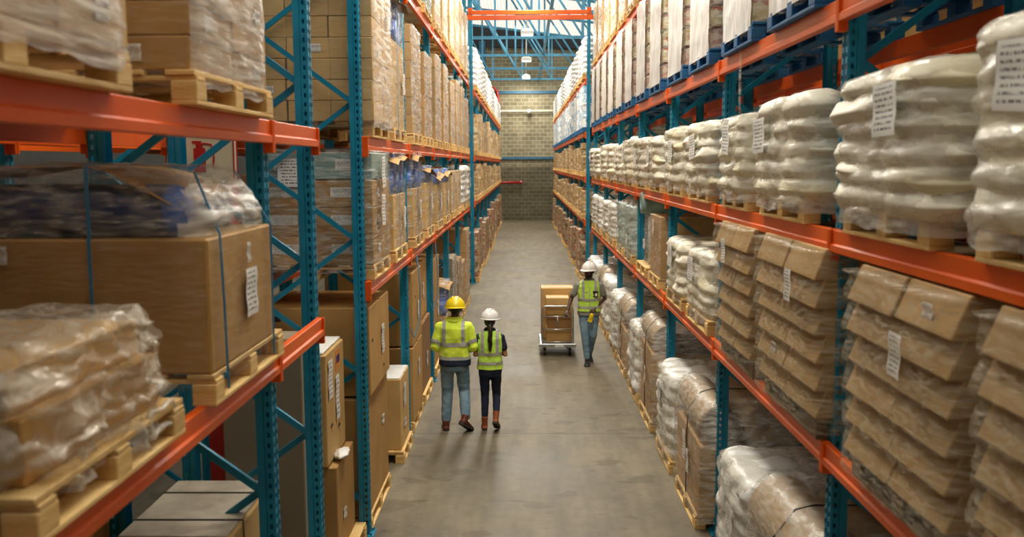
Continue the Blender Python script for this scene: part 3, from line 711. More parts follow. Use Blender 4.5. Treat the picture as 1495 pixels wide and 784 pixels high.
def rack(name_label, side, frames, levels, height, depth=1.0, x0=None, skip=(), ztop=None):
    """side=+1: aisle face looks +X (rack on the left); -1 mirrored. frames: Ys. beams between neighbours unless index in skip."""
    fx = (-1.475 if side > 0 else 1.80) if x0 is None else x0          # aisle face of the posts
    root = thing('pallet_rack', name_label, 'pallet rack', (fx, frames[0], 0))
    rz = 0 if side > 0 else PI
    for i, y in enumerate(frames):
        h = height[i] if isinstance(height, (list, tuple)) else height
        yl = y-frames[0]
        fr = ob('upright', post_mesh(h), M['upright'], root, (-side*.05, yl, 0), (0, 0, rz))
        rr = ob('upright', post_mesh(h), M['upright'], root, (-side*(depth-.05), yl, 0), (0, 0, rz+PI))
        ob('base_plate', _foot, M['blue'], fr); ob('base_plate', _foot, M['blue'], rr)
        # lattice: zig-zag braces in front-post space (x from -.05 inwards)
        z = .35; k = 0; a, b = -.03, -(depth-.1)+.03
        while z+.62 < h:
            z2 = z+.62
            p, q = ((a, z), (b, z2)) if k % 2 == 0 else ((b, z), (a, z2))
            mbk = MB(); d = Vector((q[0]-p[0], 0, q[1]-p[1])); nn = Vector((-d.z, 0, d.x)).normalized()*.022
            P0, P1 = Vector((p[0], 0, p[1])), Vector((q[0], 0, q[1]))
            yo = .028 if k % 2 else -.028
            V = [P+s*nn+Vector((0, yo+t, 0)) for P in (P0, P1) for s in (-1, 1) for t in (-.014, .014)]
            mbk.add(V, [(0, 1, 3, 2), (4, 6, 7, 5), (0, 4, 5, 1), (2, 3, 7, 6), (0, 2, 6, 4), (1, 5, 7, 3)])
            key = ('brace', k, depth)
            if key not in _post: _post[key] = mbk.mesh('brace')
            ob('brace', _post[key], M['blue'], fr)
            z = z2; k += 1
    for i in range(len(frames)-1):
        if i in skip: continue
        ya, yb = frames[i], frames[i+1]
        for z in (levels[i] if isinstance(levels, dict) else levels):
            for rear in (0, 1):
                xx = (side*.0) if not rear else -side*depth
                sgn = side if not rear else -side
                rb = 0 if sgn > 0 else PI
                yy = ya-frames[0] if sgn > 0 else yb-frames[0]
                bm_ = ob('beam', beam_mesh(yb-ya), M['orange'], root, (xx, yy, z-.13), (0, 0, rb))
                ob('beam_connector', _conn, M['orange'], bm_, (0, .014, 0)); ob('beam_connector', _conn, M['orange'], bm_, (0, yb-ya-.014, 0))
    return root

LLEV = [2.43, 3.76, 5.64]
RLEV = [1.87, 3.13, 4.42, 5.95]
LN = [-0.95, 2.08, 5.17, 6.32]
LM = [8.27, 11.3, 14.4, 17.45, 20.5, 23.6]
RN = [-0.95, 2.1, 5.2, 8.3, 11.28, 14.35, 17.4, 20.5, 23.6]
FAR = [26.45+3.09*k for k in range(10)]
rack('blue uprights and orange beams of the rack closest to the camera, short end bay', 1, LN, [2.43, 3.76], [5.4]*4)
rack('blue and orange pallet rack behind the two walking workers, up to the cross aisle', 1, LM, LLEV, [6.2]*5+[8.3])
rack('blue and orange pallet rack behind the man with the trolley, near block', -1, RN, RLEV, [6.3]*8+[8.3])
rack('far block of blue and orange racking, yellow helmet side, reaching the block wall', 1, FAR, LLEV, [8.3]+[6.0]*9)
rack('far block of blue and orange racking by the block wall, trolley side', -1, FAR, RLEV, [8.3]+[6.3]*9)
rack('second rack row standing back to back behind the sack shelves', -1, RN[:7], RLEV[:3], 6.0, x0=3.25)
rack('second rack row standing back to back behind the big cartons', 1, LN[:3]+LM[:3], LLEV[:2], 5.6, x0=-2.95)
# portal beams over the cross aisle
for nm, y, z, lab in (('portal_beam', 23.6, 7.14, 'lower red-orange beam spanning the aisle between the near racks'), ('portal_beam', 26.45, 7.73, 'upper bright orange beam spanning the aisle at the far racks')):
    t = thing(nm, lab, 'beam', (0, y, z))
    ob('beam', MB().box(-1.53, 1.85, -.11, -.055, 0, .115, .006), M['orange'], t)
    ob('end_plate', MB().box(-1.6, -1.47, -.062, -.05, -.06, .2, .003), M['orange'], t)
    ob('end_plate', MB().box(1.79, 1.92, -.062, -.05, -.06, .2, .003), M['orange'], t)

# ------------------------------------------------------------------ pallets
def block_mesh(): return MB().box(-.05, .05, -.07, .07, 0, .095, .004).mesh('block')
_block = block_mesh()
_pal = {}
def pallet_parts(w=1.1, d=1.15):
    """list of (name, mesh, loc). aisle side +x; boards on the aisle face run along y"""
    k = (w, d)
    if k in _pal: return _pal[k]
    P = []
    for i, x in enumerate([-d/2+.07, -d/4, 0, d/4, d/2-.07][::1]):
        P.append(('deck_board', MB().box(-.062, .062, -w/2, w/2, 0, .022, .003), (x, 0, .122)))
    for y in (-w/2+.06, 0, w/2-.06):
        P.append(('stringer_board', MB().box(-d/2, d/2, -.05, .05, 0, .02, .003), (0, y, .1)))
        for x in (-d/2+.055, 0, d/2-.055): P.append(('block', MB().box(-.055, .055, -.06, .06, 0, .08, .004), (x, y, .02)))
    for x in (-d/2+.055, 0, d/2-.055): P.append(('bottom_board', MB().box(-.055, .055, -w/2, w/2, 0, .02, .003), (x, 0, 0)))
    ms = {}
    out = []
    for n_, m_, l_ in P:
        if n_ not in ms: ms[n_] = m_.mesh(n_)
        out.append((n_, ms[n_], l_))
    whole = MB()
    for n_, m_, l_ in P: whole.add([(v[0]+l_[0], v[1]+l_[1], v[2]+l_[2]) for v in m_.v], m_.f)
    _pal[k] = (out, whole.mesh('pallet')); return _pal[k]
def pallet(label, loc, rz, mat, w=1.1, d=1.15, detail=True, group=None):
    parts, whole = pallet_parts(w, d)
    if detail:
        t = thing('pallet', label, 'pallet', loc, rz, group)
        for n_, m_, l_ in parts: ob(n_, m_, mat, t, l_)
    else:
        t = tag(ob('pallet', whole, mat, None, loc, (0, 0, rz)), label, 'pallet', group)
    return t

# ------------------------------------------------------------------ load pieces
def fb(x, y, z, s=1.0): return mn.noise(Vector((x*s, y*s, z*s)))
def sack_mesh(seed, nu=14, nv=10):
    V = []; F = []
    def P(i, j, top):
        u = -1+2*i/nu; v = -1+2*j/nv
        # soften the corners of the rectangle
        x = .5*u*math.sqrt(1-.30*v**4); y = .5*v*math.sqrt(1-.30*u**4)
        th = .5*(max(0, 1-abs(u)**6)**.36)*(max(0, 1-abs(v)**6)**.36)
        th = max(th, .03)
        nz = fb(u*1.3+seed*7, v*1.3, 3.1 if top else 9.7)*.34+fb(u*3+seed, v*3, 1.7 if top else 5.1)*.07
        z = th*(1+nz) if top else -th*(1+nz*.6)
        k = fb(u*2, v*2, seed*3.3)*.035
        return (x+k*u, y+k*v, z)
    for top in (1, 0):
        for i in range(nu+1):
            for j in range(nv+1): V.append(P(i, j, top))
    o = (nu+1)*(nv+1); g = lambda i, j: i*(nv+1)+j
    for i in range(nu):
        for j in range(nv):
            F.append((g(i, j), g(i+1, j), g(i+1, j+1), g(i, j+1))); F.append((o+g(i, j), o+g(i, j+1), o+g(i+1, j+1), o+g(i+1, j)))
    for i in range(nu):
        F.append((g(i, 0), o+g(i, 0), o+g(i+1, 0), g(i+1, 0))); F.append((g(i, nv), g(i+1, nv), o+g(i+1, nv), o+g(i, nv)))
    for j in range(nv):
        F.append((g(0, j), g(0, j+1), o+g(0, j+1), o+g(0, j))); F.append((g(nu, j), o+g(nu, j), o+g(nu, j+1), g(nu, j+1)))
    return MB().add(V, F).mesh('sack', True)
SACKS = [sack_mesh(s) for s in range(7)]

def shell(w, d, h, layers, seed, bulge=.03, puff=.02, nz=44, na=72, drop=.07, crumple=.008, top=True, expo=7.0, top_in=5, saw=False):
    """stretch-film shell: rounded-rectangle rings that follow the layers"""
    V = []; F = []
    rings = []
    zs = [-drop+(h+drop)*i/nz for i in range(nz+1)]
    def ring(z, s, zz=0):
        r = []
        lz0 = max(z, 0)/(h/max(layers, 1))
        for k in range(na):
            th = 2*PI*k/na; c, sn = math.cos(th), math.sin(th)
            lz = lz0+(0 if saw else .45*fb(c*1.6, sn*1.6, seed*2+int(lz0)*.9)); fr = (abs(math.sin(PI*lz)) if not saw else (1-lz % 1)**.5) if layers > 1 else 1
            rr = (abs(c)**expo+abs(sn)**expo)**(-1/expo)
            b = puff+bulge*(fr**.5-.5)*(1+.5*fb(c*2, sn*2, seed+int(lz)*3.7))
            b += crumple*(fb(c*6, sn*6, z*9+seed)+.6*fb(c*14, sn*14, z*22+seed)+.5*fb(c*3, sn*3, z*30))*1.6
            if z < 0: b -= .0
            x = (d/2+b)*c*rr; y = (w/2+b)*sn*rr
            r.append((x*s, y*s, z+zz+(fb(c*4, sn*4, seed)*.03 if z < 0 else 0)))
        return r
    for z in zs: rings.append(ring(z, 1))
    if top:
        for i in range(1, top_in+1):
            s = 1-i/(top_in+.5)*.98
            rr = ring(h, s, .0)
            rr = [(x, y, h+puff+.02*fb(x*5, y*5, seed)+.012*fb(x*13, y*13, seed)) for x, y, z in rr]
            rings.append(rr)
    mb = MB(); mb.rings(rings, False)
    if top: mb.f.append(tuple(range((len(rings)-1)*na, len(rings)*na)))
    return mb.mesh('stretch_film', True)

def label_mesh(w, h, bow=.004, key={}):
    k = (w, h)
    if k in key: return key[k]
    mb = MB(); n = 5; mb.uv = []
    for i in range(n+1):
        for j in range(n+1):
            y = -w/2+w*i/n; z = -h/2+h*j/n
            mb.v.append((.002+bow*math.sin(j*1.9)+bow*.6*math.cos(i*1.3), y, z)); mb.uv.append((i/n, j/n))
    for i in range(n):
        for j in range(n): a = i*(n+1)+j; mb.f.append((a, a+n+1, a+n+2, a+1))
    key[k] = mb.mesh('paper_label', True); return key[k]
def put_label(root, x, y, z, w=.2, h=.28, tilt=0.0, rz=0.0, nm='paper_label'):
    return ob(nm, label_mesh(w, h), M['label'], root, (x, y, z), (tilt, 0, rz))

_carton = {}
def carton_mesh(x, y, z, crush=0):
    k = (round(x, 3), round(y, 3), round(z, 3), crush)
    if k in _carton: return _carton[k]
    mb = MB().box(-x/2, x/2, -y/2, y/2, 0, z, .006)
    if crush:
        mb.v = [(vx+crush*(1-vz/z)*(1 if vx > 0 else .2), vy, vz+(.35*crush*abs(vy)/(y/2) if vz > z*.5 else 0)) for vx, vy, vz in mb.v]
    _carton[k] = mb.mesh('carton'); return _carton[k]

def sack_load(root, w=1.12, d=1.1, h=.65, layers=5, mat='sack', filmmat='filmsack', seed=0, lab=True, tall=False):
    rr = random.Random(seed); lh = h/layers
    for l in range(layers):
        fl = l % 2
        nx, ny = (2, 3) if fl else (3, 2)
        if rr.random() < .4: nx, ny = (2, 2)
        ox, oy = rr.uniform(-.02, .02), rr.uniform(-.02, .02)
        for i in range(nx):
            for j in range(ny):
                sx, sy = d/nx, w/ny
                m = M[mat] if mat != 'sack' or rr.random() > .25 else M['sackyellow']
                r90 = rr.random() < .0
                ob('sack', rr.choice(SACKS), m, root, (-d/2+sx*(i+.5)+ox+rr.uniform(-.012, .012), -w/2+sy*(j+.5)+oy+rr.uniform(-.012, .012), lh*(l+.5)),
                   (rr.uniform(-.07, .07), rr.uniform(-.07, .07), rr.uniform(-.07, .07)), (sx*rr.uniform(1.04, 1.16), sy*rr.uniform(1.04, 1.14), lh*rr.uniform(1.3, 1.7)))
    ob('gap_filler', MB().box(-d*.485, d*.485, -w*.485, w*.485, .02, h*.95, .05), M[mat], root)  # hidden box added to keep the gaps between sacks from going dark
    if filmmat:
        ob('stretch_film', shell(w, d, h, layers, seed*1.7+.3, bulge=.035, puff=.03, crumple=.010, drop=.08, expo=6), M[filmmat], root)
    if lab: put_label(root, d/2+.06, rr.uniform(-.25, .25)*w, h*rr.uniform(.55, .72), .28 if mat == 'sack' else .2, .24, rr.uniform(-.12, .12))

def carton_load(root, w=1.1, d=1.1, h=.9, nx=2, ny=2, nz=4, mat='kraft', filmmat='film', seed=0, lab=True, crush=0, lean=0, marks=True):
    rr = random.Random(seed); sx, sy, sz = d/nx, w/ny, h/nz
    for l in range(nz):
        ax, ay = (nx, ny) if l % 2 == 0 else (nx, ny)
        for i in range(nx):
            for j in range(ny):
                if nx > 2 and ny > 2 and 0 < i < nx-1 and 0 < j < ny-1 and l < nz-1: continue
                x = -d/2+sx*(i+.5); y = -w/2+sy*(j+.5)
                c = ob('carton', carton_mesh(sx-.006, sy-.006, sz-.003, crush if i == nx-1 else 0), M[mat], root,
                       (x+rr.uniform(-.008, .008)+lean*l*sz, y+rr.uniform(-.004, .004), sz*l), (0, 0, rr.uniform(-.012, .012)))
                if marks and i == nx-1 and rr.random() < (.06 if crush else .3):
                    ob('carton_label', label_mesh(.1, .07), M['label'], c, (sx/2+.004+crush*.6, rr.uniform(-.2, .2)*sy, sz*.5))
                if marks and (j in (0, ny-1)) and rr.random() < .35:
                    ob('carton_label', label_mesh(.09, .07), M['label'], c, (rr.uniform(-.2, .2)*sx, (sy/2+.002)*(1 if j else -1), sz*.5), (0, 0, PI/2 if j else -PI/2))
    if filmmat:
        s = ob('stretch_film', shell(w, d+2*crush, h, nz if crush else 1, seed*1.3+.7, bulge=crush*.8, puff=.012, crumple=.005, expo=24 if not crush else 14, saw=crush > 0), M[filmmat], root)
        me = s.data
        if filmmat != 'filmclear' and not crush:
            me.materials.append(M['filmclear'])
            for p in me.polygons: p.material_index = 0 if p.normal.x > .45 else 1
        if lean:
            for v in me.vertices: v.co.x += lean*max(v.co.z, 0)
    if lab: put_label(root, d/2+.03+crush+lean*h*.8, rr.uniform(-.2, .3)*w, h*rr.uniform(.6, .85), .13, .2, rr.uniform(-.1, .1))

def cyl_y(r, ln, n=28, hole=0):
    """cylinder along x with soft rims"""
    mb = MB(); R2 = [(0, r*.96), (.012, r), (ln-.012, r), (ln, r*.96)]
    rings = [[(x-ln/2, q*math.cos(2*PI*k/n), q*math.sin(2*PI*k/n)) for k in range(n)] for x, q in R2]
    if hole:
        rings = [[(-ln/2+.06, hole*math.cos(2*PI*k/n), hole*math.sin(2*PI*k/n)) for k in range(n)], [(-ln/2, hole*math.cos(2*PI*k/n), hole*math.sin(2*PI*k/n)) for k in range(n)]]+rings+\
                [[(ln/2, hole*math.cos(2*PI*k/n), hole*math.sin(2*PI*k/n)) for k in range(n)], [(ln/2-.06, hole*math.cos(2*PI*k/n), hole*math.sin(2*PI*k/n)) for k in range(n)]]
    mb.rings(rings); return mb.mesh('roll', True)

def drum_load(root, w=1.05, d=1.1, hb=.62, r=.13, rows=2, seed=0, big=False, mat='kraftlight', cam=-1):
    """big carton with blue plastic rolls lying across on top, kraft sheet, film, straps"""
    rr = random.Random(seed)
    ob('carton', carton_mesh(d, w, hb), M[mat], root)
    z = hb; k = 0
    for row in range(rows):
        n = int(w/(2*r))-row
        for i in range(n):
            yy = -w/2+r+(w-2*r)*(i/(max(n-1, 1)))*(1 if row == 0 else .8)+(.1*w if row else 0)
            ob('plastic_roll', cyl_y(r, d*.96), M['drumblue'], root, (rr.uniform(-.02, .02), yy, z+r*(1+row*1.7)))
    top = hb+r*2+(rows-1)*r*1.7
    mb = MB(); n = 10; V = []
    for i in range(n+1):
        for j in range(n+1):
            x = -d/2*1.04+d*1.08*i/n; y = -w/2*1.02+w*1.04*j/n
            u, v = abs(x)/(d/2), abs(y)/(w/2)
            V.append((x, y, top+.03-.07*max(0, u-.7)/.3*(1+fb(x, y, seed))-.05*max(0, v-.75)/.25+.02*fb(x*3, y*3, seed)))
    mb.add(V, [(i*(n+1)+j, (i+1)*(n+1)+j, (i+1)*(n+1)+j+1, i*(n+1)+j+1) for i in range(n) for j in range(n)])
    ob('cover_sheet', mb, M['kraft'], root, smooth=True)
    ob('stretch_film', shell(w, d, top, 1, seed+.4, bulge=0, puff=.015, crumple=.014, expo=16), M['film'], root)
    for y in (cam*w*.18,):
        ob('strap', MB().box(d/2+.022, d/2+.026, y-.008, y+.008, -.1, top+.02).box(-d/2, d/2+.024, y-.008, y+.008, top+.045, top+.05), M['strapblue'], root)
    put_label(root, d/2+.03, rr.uniform(-.05, .3)*w, hb*.55, .16, .24, rr.uniform(-.1, .1))

def roll_load(root, w=1.15, d=1.1, hb=.75, r=.19, seed=0, mat='kraftgrey', n=2):
    """wrapped cartons with long brown paper rolls lying along the aisle on top"""
    rr = random.Random(seed)
    nz = 3
    for l in range(nz):
        for i in range(2):
            for j in range(2):
                ob('carton', carton_mesh(d/2-.01, w/2-.01, hb/nz-.004), M['kraft'], root, (-d/4+i*d/2, -w/4+j*w/2, hb/nz*l), (0, 0, rr.uniform(-.03, .03)))
    for i in range(n):
        ro = ob('paper_roll', cyl_y(r, w*.97, hole=.04), M['rollkraft'], root, (d/2-r-.0-i*2*r*1.02, rr.uniform(-.03, .03), hb+r), (0, 0, PI/2+rr.uniform(-.03, .03)))
    for i in range(n):
        for e in (-1, 1): ob('roll_end', MB().tube([(0, 0, 0), (0, .004*e, 0)], r*.93, 28), M['rollend'], root, (d/2-r-i*2*r*1.02, e*(w*.485+.006), hb+r))
    if d > 4.2*r:
        ob('paper_roll', cyl_y(r*.9, w*.98, hole=.04), M['rollkraft'], root, (-d/2+r*1.2, 0, hb+r*.9), (0, 0, PI/2))
    # film drapes over the rolls
    V = []; F = []; prof = []
    hb2 = hb
    for z in [-.06+(hb2+.06)*k/8 for k in range(9)]: prof.append((d/2+.025, z))
    for k in range(1, 9):
        a = -.1+(PI/2+.1)*k/8; prof.append((d/2-r+(r+.02)*math.cos(a), hb+r+(r+.02)*math.sin(a)))
    prof.append((d/2-3*r, hb+2*r+.02)); prof.append((0-.15, hb+2*r+.01)); prof.append((-d/2, hb+2*r*.9)); prof.append((-d/2-.02, hb*.5)); prof.append((-d/2-.02, 0))
    ny = 22; mb = MB()
    for j in range(ny+1):
        y = -w/2-.02+(w+.04)*j/ny
        for i, (x, z) in enumerate(prof):
            q = .012*fb(x*4, y*4, z*4+seed)+.008*fb(x*12, y*12, z*12+seed)
            V.append((x+q, y, z+q))
    m = len(prof); F = [(j*m+i, j*m+i+1, (j+1)*m+i+1, (j+1)*m+i) for j in range(ny) for i in range(m-1)]
    F.append(tuple(range(m-1, -1, -1))); F.append(tuple(range(ny*m, ny*m+m)))
    mb.add(V, F); ob('stretch_film', mb, M['filmroll'], root, smooth=True)
    ob('strap', MB().tube([(d/2+.035, w*.1, hb*.1), (d/2+.035, w*.1, hb), (d/2+.02, w*.1, hb+r*1.2), (d/2-r*.5, w*.1, hb+2*r+.0), (d/2-r, w*.1, hb+2*r+.03), (0, w*.1, hb+2*r+.03)], .006, 5), M['strapblack'], root)
    put_label(root, d/2+.04, rr.uniform(-.25, .1), hb*.75, .14, .3, rr.uniform(-.1, .1))
    put_label(root, d/2+.04, rr.uniform(.12, .25), hb*.6, .12, .24, rr.uniform(-.1, .1))

_tray = {}
def jar_load(root, w=1.05, d=1.1, h=1.25, seed=0, nz=6, stripe=False):
    rr = random.Random(seed); lh = h/nz
    k = (w, d, nz, h)
    if k not in _tray:
        mb = MB(); n = 6; rj = w/n/2
        # one tray: rows of jars round the outside, on a thin board
        mb.box(-d/2+.01, d/2-.01, -w/2+.01, w/2-.01, 0, .02, .003)
        nxj = max(2, int(d/(2*rj)))
        for i in range(nxj):
            for j in range(n):
                if 0 < i < nxj-1 and 0 < j < n-1: continue
                x = -d/2+rj+(d-2*rj)*i/(nxj-1); y = -w/2+rj+(w-2*rj)*j/(n-1)
                mb.tube([(x, y, .02), (x, y, lh*.78), (x, y, lh*.84), (x, y, lh*.99)], [rj*.98, rj*.98, rj*.8, rj*.8], 10)
        _tray[k] = mb.mesh('jar_tray', False)
    for l in range(nz): ob('jar_tray', _tray[k], M['jar'], root, (rr.uniform(-.006, .006), 0, lh*l), (0, 0, rr.choice((0, PI))))
    ob('stretch_film', shell(w, d, h, nz, seed+.2, bulge=.006, puff=.015, crumple=.008, expo=14), M['film'], root)
    # thick white wrap on the aisle face
    mb = MB(); n = 16; V = []
    for i in range(n+1):
        for j in range(n+1):
            y = -w/2-.01+(w+.02)*i/n; z = -.05+(h+.06)*j/n
            V.append((d/2+.035+.01*fb(y*5, z*9, seed)+.006*fb(y*14, z*20, seed), y, z))
    mb.add(V, [(i*(n+1)+j, (i+1)*(n+1)+j, (i+1)*(n+1)+j+1, i*(n+1)+j+1) for i in range(n) for j in range(n)])
    ob('white_wrap', mb, M['filmwhite'], root, smooth=True)

def bale_load(root, w=1.1, d=1.1, h=.7, seed=0, mat='palewrap'):
    for l in range(3):
        for j in range(2):
            ob('bale', SACKS[(seed+l+j) % 7], M[mat], root, (0, -w/4+j*w/2, h/6+l*h/3), (0, 0, 0), (d*1.02, w/2*1.02, h/3*1.7))
    ob('stretch_film', shell(w, d, h, 1, seed+.1, bulge=.01, puff=.02, crumple=.014), M['filmteal'], root)
    put_label(root, d/2+.045, .1, h*.3, .2, .16)

_far = {}
def far_mesh(kind, v):
    k = (kind, v)
    if k in _far: return _far[k]
    rr = random.Random(len(kind)*31+v*7)
    if kind == 'sack':
        w, d, h, ly = 1.12, 1.12, 1.0, 7
        V = []; nz, na = 28, 40; rings = []
        for i in range(nz+1):
            z = h*i/nz; lz = z/(h/ly); fr = abs(math.sin(PI*lz))**.6
            rings.append([((d/2-.05+.05*fr+.03*fb(math.cos(t)*3, math.sin(t)*3, int(lz)*2.3+v))*math.cos(t)*(abs(math.cos(t))**6+abs(math.sin(t))**6)**(-1/6),
                           (w/2-.05+.05*fr+.03*fb(math.cos(t)*3, math.sin(t)*3, int(lz)*2.3+v+9))*math.sin(t)*(abs(math.cos(t))**6+abs(math.sin(t))**6)**(-1/6), z)
                          for t in [2*PI*k_/na for k_ in range(na)]])
        rings.append([(x*.5, y*.5, h+.02) for x, y, z in rings[-1]])
        _far[k] = MB().rings(rings).mesh('far_sacks', True)
    else:
        w, d, h = 1.08, 1.1, 1.0
        mb = MB(); V = []; nz, na = 20, 32; rings = []
        for i in range(nz+1):
            z = h*i/nz; lay = int(z/(h/4+1e-6)); off = .02*fb(lay*3.3, v, .5)
            e = 14
            rings.append([((d/2+off+.012*fb(math.cos(t)*6, math.sin(t)*6, z*9+v))*math.cos(t)*(abs(math.cos(t))**e+abs(math.sin(t))**e)**(-1/e),
                           (w/2+off+.012*fb(math.cos(t)*6, math.sin(t)*6, z*9+v+7))*math.sin(t)*(abs(math.cos(t))**e+abs(math.sin(t))**e)**(-1/e), z)
                          for t in [2*PI*(k_+.5)/na for k_ in range(na)]])
        _far[k] = MB().rings(rings).mesh('far_cartons', False)
    return _far[k]
def mat_far(name, cols, gloss=.35):
    """film-wrapped stack seen from far: bands of colour by height, white film streaks"""
    m, nt = new_mat(name)
    out = N(nt, 'ShaderNodeOutputMaterial'); b = N(nt, 'ShaderNodeBsdfPrincipled'); b.inputs['Roughness'].default_value = gloss
    oi = N(nt, 'ShaderNodeObjectInfo'); tc = N(nt, 'ShaderNodeTexCoord')
    ad = N(nt, 'ShaderNodeVectorMath', operation='MULTIPLY_ADD'); ad.inputs[1].default_value = (2.2, 2.2, 5)
    cb = N(nt, 'ShaderNodeCombineXYZ'); L(nt, math_n(nt, 'MULTIPLY', oi.outputs['Random'], 37.0), cb.inputs[0]); L(nt, tc.outputs['Object'], ad.inputs[0]); L(nt, cb.outputs[0], ad.inputs[2])
    n = N(nt, 'ShaderNodeTexNoise', inp={'Scale': 1.3, 'Detail': 3.0}); L(nt, ad.outputs[0], n.inputs['Vector'])
    st = [(.3+.4*i/(len(cols)-1), rgb(c)) for i, c in enumerate(cols)]
    col = ramp(nt, n.outputs['Fac'], st)
    hs = N(nt, 'ShaderNodeHueSaturation'); L(nt, math_n(nt, 'MULTIPLY_ADD', oi.outputs['Random'], .35, .82), hs.inputs['Value']); L(nt, col, hs.inputs['Color'])
    L(nt, hs.outputs[0], b.inputs['Base Color'])
    v2 = coords(nt, (1, 1, 1)); n2 = N(nt, 'ShaderNodeTexNoise', inp={'Scale': 14.0, 'Detail': 3.0}); L(nt, v2, n2.inputs['Vector'])
    bp = N(nt, 'ShaderNodeBump', inp={'Strength': .6, 'Distance': .03}); L(nt, n2.outputs['Fac'], bp.inputs['Height']); L(nt, bp.outputs[0], b.inputs['Normal'])
    L(nt, b.outputs[0], out.inputs[0]); return m
M['farcarton'] = mat_far('distant_wrapped_cartons', ['9c7a50', 'c2a272', 'ad8a5c', 'd8c8a8', 'b08c5c'], .5)
M['farblue'] = mat_far('distant_white_blue_wrap', ['eceeee', 'dfe6ea', 'f0f0ee', '6fa6c8', 'eceeee'], .35)
M['farmix'] = mat_far('distant_mixed_goods', ['6a5a48', 'a58a62', 'c8b694', '8d3c30', 'b9a98c', '5c7a58'], .5)

# ------------------------------------------------------------------ filling the shelves
AX = {1: -1.40, -1: 1.73}          # aisle edge of pallets
def spot(side, y, z, d=1.15, over=0.0):
    x = AX[side]-side*(d/2)+side*over
    return (x, y, z), (0 if side > 0 else PI)
SIDE = {1: 'yellow-helmet side', -1: 'trolley side'}
def place(side, y, z, shelf, k, block, kind, builder=None, w=1.1, pmat='wood', detail=True, over=0, d=1.15, desc='', cat='pallet load', h=1.0, fmat=None, v=0, rzj=0, pal=True, group=None, name='pallet_load', lab=None, plab=None, zl=.144):
    loc, rz = spot(side, y, z, d, over)
    where = f'{ORD[k]} along the {shelf} of the {block}'
    if pal:
        pallet(plab or f'{"blue" if pmat == "bluewood" else "pale wooden"} pallet, {where}', loc, rz, M[pmat], w, d, detail)
    lp = (loc[0], loc[1], z+(zl if pal else 0)+.002)
    label = lab or f'{desc}, {where}'
    if builder:
        t = thing(name, label, cat, lp, rz+rzj, group)
        builder(t)
    else:
        t = ob(name, far_mesh(kind, v % 4), M[fmat], None, lp, (0, 0, rz+rzj), (1, w/1.1, h)); tag(t, label, cat, group)
    return t

def bay_spots(a, b): 
    m = (a+b)/2
    return [(a+m)/2+.03, (m+b)/2-.03]

# --- right rack, near block
BR = 'near trolley-side rack'; BL = 'walkers rack'
FR_ = 'far trolley-side rack'; FL_ = 'far helmet-side rack'
spotsR = []
for i in range(1, len(RN)-1): spotsR += bay_spots(RN[i], RN[i+1])
# measured near positions
ym = {0: 2.95, 1: 4.42, 2: 6.13, 3: 7.55}
for k, y in enumerate(spotsR):
    yk = y
    # middle shelf 3.13 : cream sacks
    yy = [2.95, 4.4, 6.15, 7.5][k] if k < 4 else y
    ww = [1.2, 1.3, 1.2, 1.0][k] if k < 4 else 1.12
    dt = k < 9
    place(-1, yy, 3.13, 'middle shelf', k, BR, 'sack', lambda t, k=k, ww=ww: sack_load(t, ww, 1.2, [.74, .66, .64, .6, .6][k % 5] if k < 5 else .55+.03*(k % 3), 6 if k < 2 else 5, 'sack', 'filmsack', 11+k), w=min(ww, 1.15)-.1, detail=dt, desc='wrapped cream sacks with paper sheet', rzj=R_.uniform(-.03, .03))
    # upper shelf 4.42 : jars on blue pallets
    if k > 0:
        place(-1, y, 4.42, 'upper shelf', k-1, BR, 'jar', lambda t, k=k: jar_load(t, .95, 1.08, 1.22+.05*(k % 2), 31+k), w=1.05, pmat='bluewood', detail=dt, desc='white-wrapped printed jars', over=.02)
    # top shelf 5.95
    if k >= 5:
        place(-1, y, 5.95, 'top shelf', k-5, BR, 'carton', lambda t, k=k: carton_load(t, 1.08, 1.1, 1.3, 2, 2, 5, 'kraftlight', 'filmmilky', 51+k, False), w=1.08, detail=False, desc='wrapped tall pale cartons')
